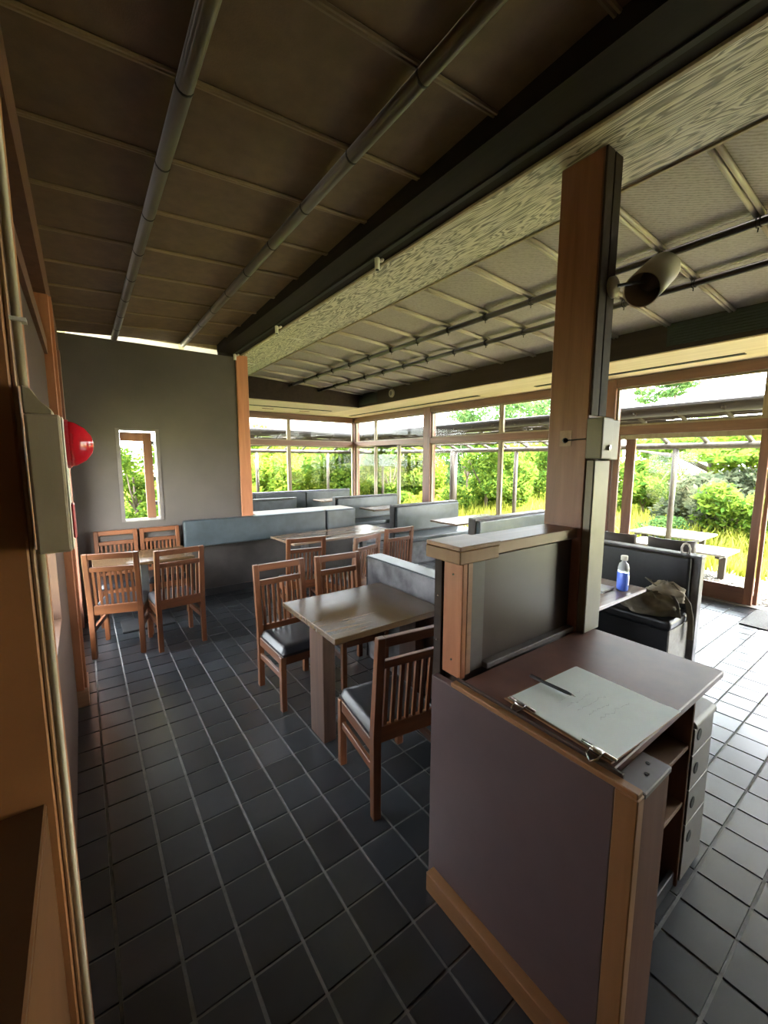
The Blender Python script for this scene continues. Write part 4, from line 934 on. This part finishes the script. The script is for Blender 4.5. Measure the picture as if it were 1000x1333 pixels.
shrub('bright hedge tree just left of the second veranda post', 660, 21, 1.6, 2.8, 'leaf_bright', 10, 5500)
shrub('low bush at the foot of the middle window bay', 668, 15.5, 0.6, 0.9, 'leaf_bright', 12, 2500)
for k, (u, D, r, h, lab) in enumerate(((318, 23, 2.3, 3.0, 'back hedge clump just right of the orange post'), (368, 24, 2.4, 3.1, 'back hedge clump behind the left far mullion'), (418, 24, 2.4, 2.9, 'back hedge clump left of the far corner post'), (468, 25, 2.4, 3.1, 'back hedge clump right of the far corner post'), (515, 24, 2.2, 2.9, 'back hedge clump in the far bay beside the brown post'), (580, 25, 2.4, 3.0, 'back hedge clump behind the thick veranda post'), (690, 27, 2.6, 2.8, 'back hedge clump left of the column'))):
    shrub(lab, u, D, r, h, ('leaf_bright', 'leaf_mid')[k % 2], 70 + k, 7000, 0.13, nb=18, group='back hedge')
# spreading pine right of the column
x, y = ray_xy(925, 17)
pine_b = []
rr = random.Random(21)
for k in range(26):
    a = rr.uniform(0, 6.28); d = rr.uniform(0.3, 3.6); z = 3.0 - 0.20 * d + rr.uniform(-0.5, 0.25); pine_b.append((d * math.cos(a), d * math.sin(a), z, rr.uniform(0.7, 1.2), rr.uniform(0.7, 1.2), rr.uniform(0.14, 0.26)))
plant('spreading_pine', 'wide spreading pine with layered branches outside the sliding door', 'tree', (x, y, GZ), pine_b, 14000, 0.10, 'leaf_mid', 22,
      [([(0, 0, 0), (0.2, -0.1, 1.0), (-0.1, 0.1, 2.0), (0.1, 0, 2.9)], [0.2, 0.16, 0.12, 0.06]), ([(0, 0, 1.6), (-1.2, 0.6, 2.1), (-2.6, 1.2, 2.25)], [0.1, 0.07, 0.03]), ([(0, 0, 1.7), (1.2, -0.6, 2.3), (2.6, -1.4, 2.3)], [0.1, 0.07, 0.03])])
shrub('silvery drooping bush in front of the spreading pine', 925, 13.2, 1.25, 1.55, 'leaf_grey', 23, 6000, 0.10)
shrub('dark green mound of a shrub beside the silvery bush', 955, 12.0, 0.9, 1.15, 'leaf_mid', 24, 5000, 0.07)
shrub('green shrub left of the veranda post outside the door', 836, 15, 1.0, 1.9, 'leaf_mid', 25, 5000)
shrub('low dark bush at the meadow edge behind the brown chairs', 858, 11.2, 0.6, 0.62, 'leaf_dark', 26, 3500, 0.05)
shrub('leafy tree at the far right beyond the open door', 1010, 15, 1.6, 2.9, 'leaf_bright', 27, 6000)
shrub('bush behind the pine on its left side', 868, 20, 1.6, 2.6, 'leaf_mid', 28, 5000)
# bushes beyond the narrow window and the left opening
shrub('bright bush filling the view through the narrow window', 176, 12.9, 0.95, 2.0, 'leaf_mid', 31, 6000, 0.07)
shrub('low bush below the view of the narrow window', 186, 9.6, 0.45, 0.75, 'leaf_bright', 32, 2500, 0.05)
# tall trees against the sky
for k, (u, D, h, r, lab) in enumerate(((866, 34, 7.6, 1.9, 'dark pine crown standing against the sky over the veranda roof'), (655, 32, 6.6, 2.2, 'tall loose tree against the sky above the middle bay'), (602, 33, 6.2, 2.2, 'tall loose tree against the sky right of the brown post'), (700, 36, 6.6, 2.4, 'tall loose tree against the sky just left of the column'))):
    x, y = ray_xy(u, D); rr = random.Random(40 + k); bl = []
    for q_ in range(16):
        a = rr.uniform(0, 6.28); d = r * rr.random(); z = h * rr.uniform(0.62, 1.0); bl.append((d * math.cos(a), d * math.sin(a), z, 0.75, 0.75, 0.28 if k == 0 else 0.5))
    br_ = [([(0, 0, 0), (0.2, 0.1, h * 0.5), (0, 0, h * 0.95)], [0.16, 0.12, 0.05])]
    for q_ in range(5): br_.append(([(0, 0, h * 0.6), bl[q_][:3]], [0.06, 0.03]))
    plant('tall_tree', lab, 'tree', (x, y, GZ), bl, 3500 if k == 0 else 2200, 0.15, 'leaf_dark', 50 + k, br_, 'tall trees beyond the garden')
# far houses with red-brown roofs beyond the garden
for k, (u, D, wid, h, lab) in enumerate(((335, 44, 11, 4.4, 'far house with a faded red roof beyond the hedge, left'), (425, 58, 12, 5.0, 'far house with a faded red roof behind the corner post'), (520, 50, 8, 4.8, 'far pale house with a low roof seen over the far bay'))):
    x, y = ray_xy(u, D); t = thing('far_house', lab, 'building', (x, y, GZ), math.atan2(y, x) - math.pi / 2)
    B().box(-wid / 2, wid / 2, -2.5, 2.5, 0, h).obj('walls', 'far_wall', t); B().prism([(-3.2, h - 0.2), (3.2, h - 0.2), (0, h + 1.9)], 'X', -wid / 2 - 0.5, wid / 2 + 0.5).obj('roof', 'far_roof', t)
    for q_ in range(3): B().box(-wid / 2 + 1.5 + q_ * wid / 3.2, -wid / 2 + 3.0 + q_ * wid / 3.2, -2.54, -2.5, 1.4, 2.8).obj('window', 'car_glass', t)
# small white van half hidden by the grass
x, y = ray_xy(853, 24); t = thing('parked_van', 'small white van half hidden in the grass beside the pine', 'vehicle', (x, y, GZ), R(20))
B().prism([(-1.5, 0.35), (1.5, 0.35), (1.5, 1.0), (1.15, 1.1), (0.75, 1.75), (-1.45, 1.8), (-1.5, 1.0)], 'Y', -0.7, 0.7, 0.06, 2).obj('body', 'car_white', t)
B().prism([(0.78, 1.1), (1.1, 1.1), (0.72, 1.65), (0.3, 1.65), (0.3, 1.1)], 'Y', -0.71, -0.69).obj('side_window', 'car_glass', t); B().box(-1.3, 0.2, -0.71, -0.69, 1.1, 1.65).obj('side_window', 'car_glass', t)
for wx in (-0.95, 0.95):
    for wy in (-0.68, 0.68): B().lathe([(0.28, -0.09), (0.3, -0.06), (0.3, 0.06), (0.28, 0.09)], 18, rotm((wx, wy, 0.3), (math.pi / 2, 0, 0))).obj('wheel', 'rubber', t)
# meadow grass
rr = random.Random(77); vs, fs = [], []
def blade(x, y, h, w_):
    a = rr.uniform(0, 6.28); dx, dy = math.cos(a) * w_, math.sin(a) * w_; lx, ly = rr.gauss(0, 0.25) * h, rr.gauss(0, 0.25) * h; n0 = len(vs)
    vs.extend([(x - dx, y - dy, GZ), (x + dx, y + dy, GZ), (x + dx * 0.7 + lx * 0.4, y + dy * 0.7 + ly * 0.4, GZ + h * 0.6), (x - dx * 0.7 + lx * 0.4, y - dy * 0.7 + ly * 0.4, GZ + h * 0.6), (x + lx, y + ly, GZ + h)])
    fs.extend([(n0, n0 + 1, n0 + 2, n0 + 3), (n0 + 3, n0 + 2, n0 + 4)])
for _ in range(60000):
    D = 8.8 + 22 * rr.random() ** 1.7; ang = rr.uniform(-0.15, 1.62)
    x, y = D * math.cos(ang), D * math.sin(ang)
    if x < 9.0 and y < 13.1: continue
    if x < 9.0 and D < 13.2: continue
    blade(x, y, rr.uniform(0.18, 0.5) * (0.7 + 0.05 * D) * (1.0 if D > 10.5 else 0.6), 0.007 + 0.0012 * D)
for _ in range(5000):
    x, y = rr.uniform(-6, 1.6), rr.uniform(6.6, 16); blade(x, y, rr.uniform(0.2, 0.5), 0.014)
for _ in range(3500):
    x, y = rr.uniform(-6, -0.6), rr.uniform(2, 6.6); blade(x, y, rr.uniform(0.2, 0.5), 0.014)
g = raw('meadow_grass', vs, fs, 'grass'); g['kind'] = 'stuff'; g['label'] = 'tall yellow-green meadow grass around the building'; g['category'] = 'grass'
# loose gravel
rr = random.Random(5); vs, fs = [], []
for _ in range(5000):
    x, y = rr.uniform(7.15, 8.85), rr.uniform(0.3, 6.0); s = rr.uniform(0.012, 0.03); z = -0.055 + s * 0.3; n0 = len(vs)
    for p in ((1, 0, 0), (-1, 0, 0), (0, 1, 0), (0, -1, 0), (0, 0, 1), (0, 0, -1)): vs.append((x + p[0] * s * rr.uniform(.7, 1.3), y + p[1] * s * rr.uniform(.7, 1.3), z + p[2] * s * 0.6))
    for f in ((0, 2, 4), (2, 1, 4), (1, 3, 4), (3, 0, 4), (2, 0, 5), (1, 2, 5), (3, 1, 5), (0, 3, 5)): fs.append(tuple(q + n0 for q in f))
g = raw('gravel', vs, fs, 'gravel_stone'); g['kind'] = 'stuff'; g['label'] = 'loose pale gravel outside the sliding door'; g['category'] = 'gravel'

# ------------------------------------------------------------------ bring modelling units to metres
done = set()
for o in list(COL.objects):
    if o.type in ('CAMERA', 'LIGHT'): continue
    o.location = o.location * S
    if o.type == 'MESH' and o.data.name not in done:
        done.add(o.data.name); o.data.transform(Matrix.Scale(S, 4)); o.data.update()
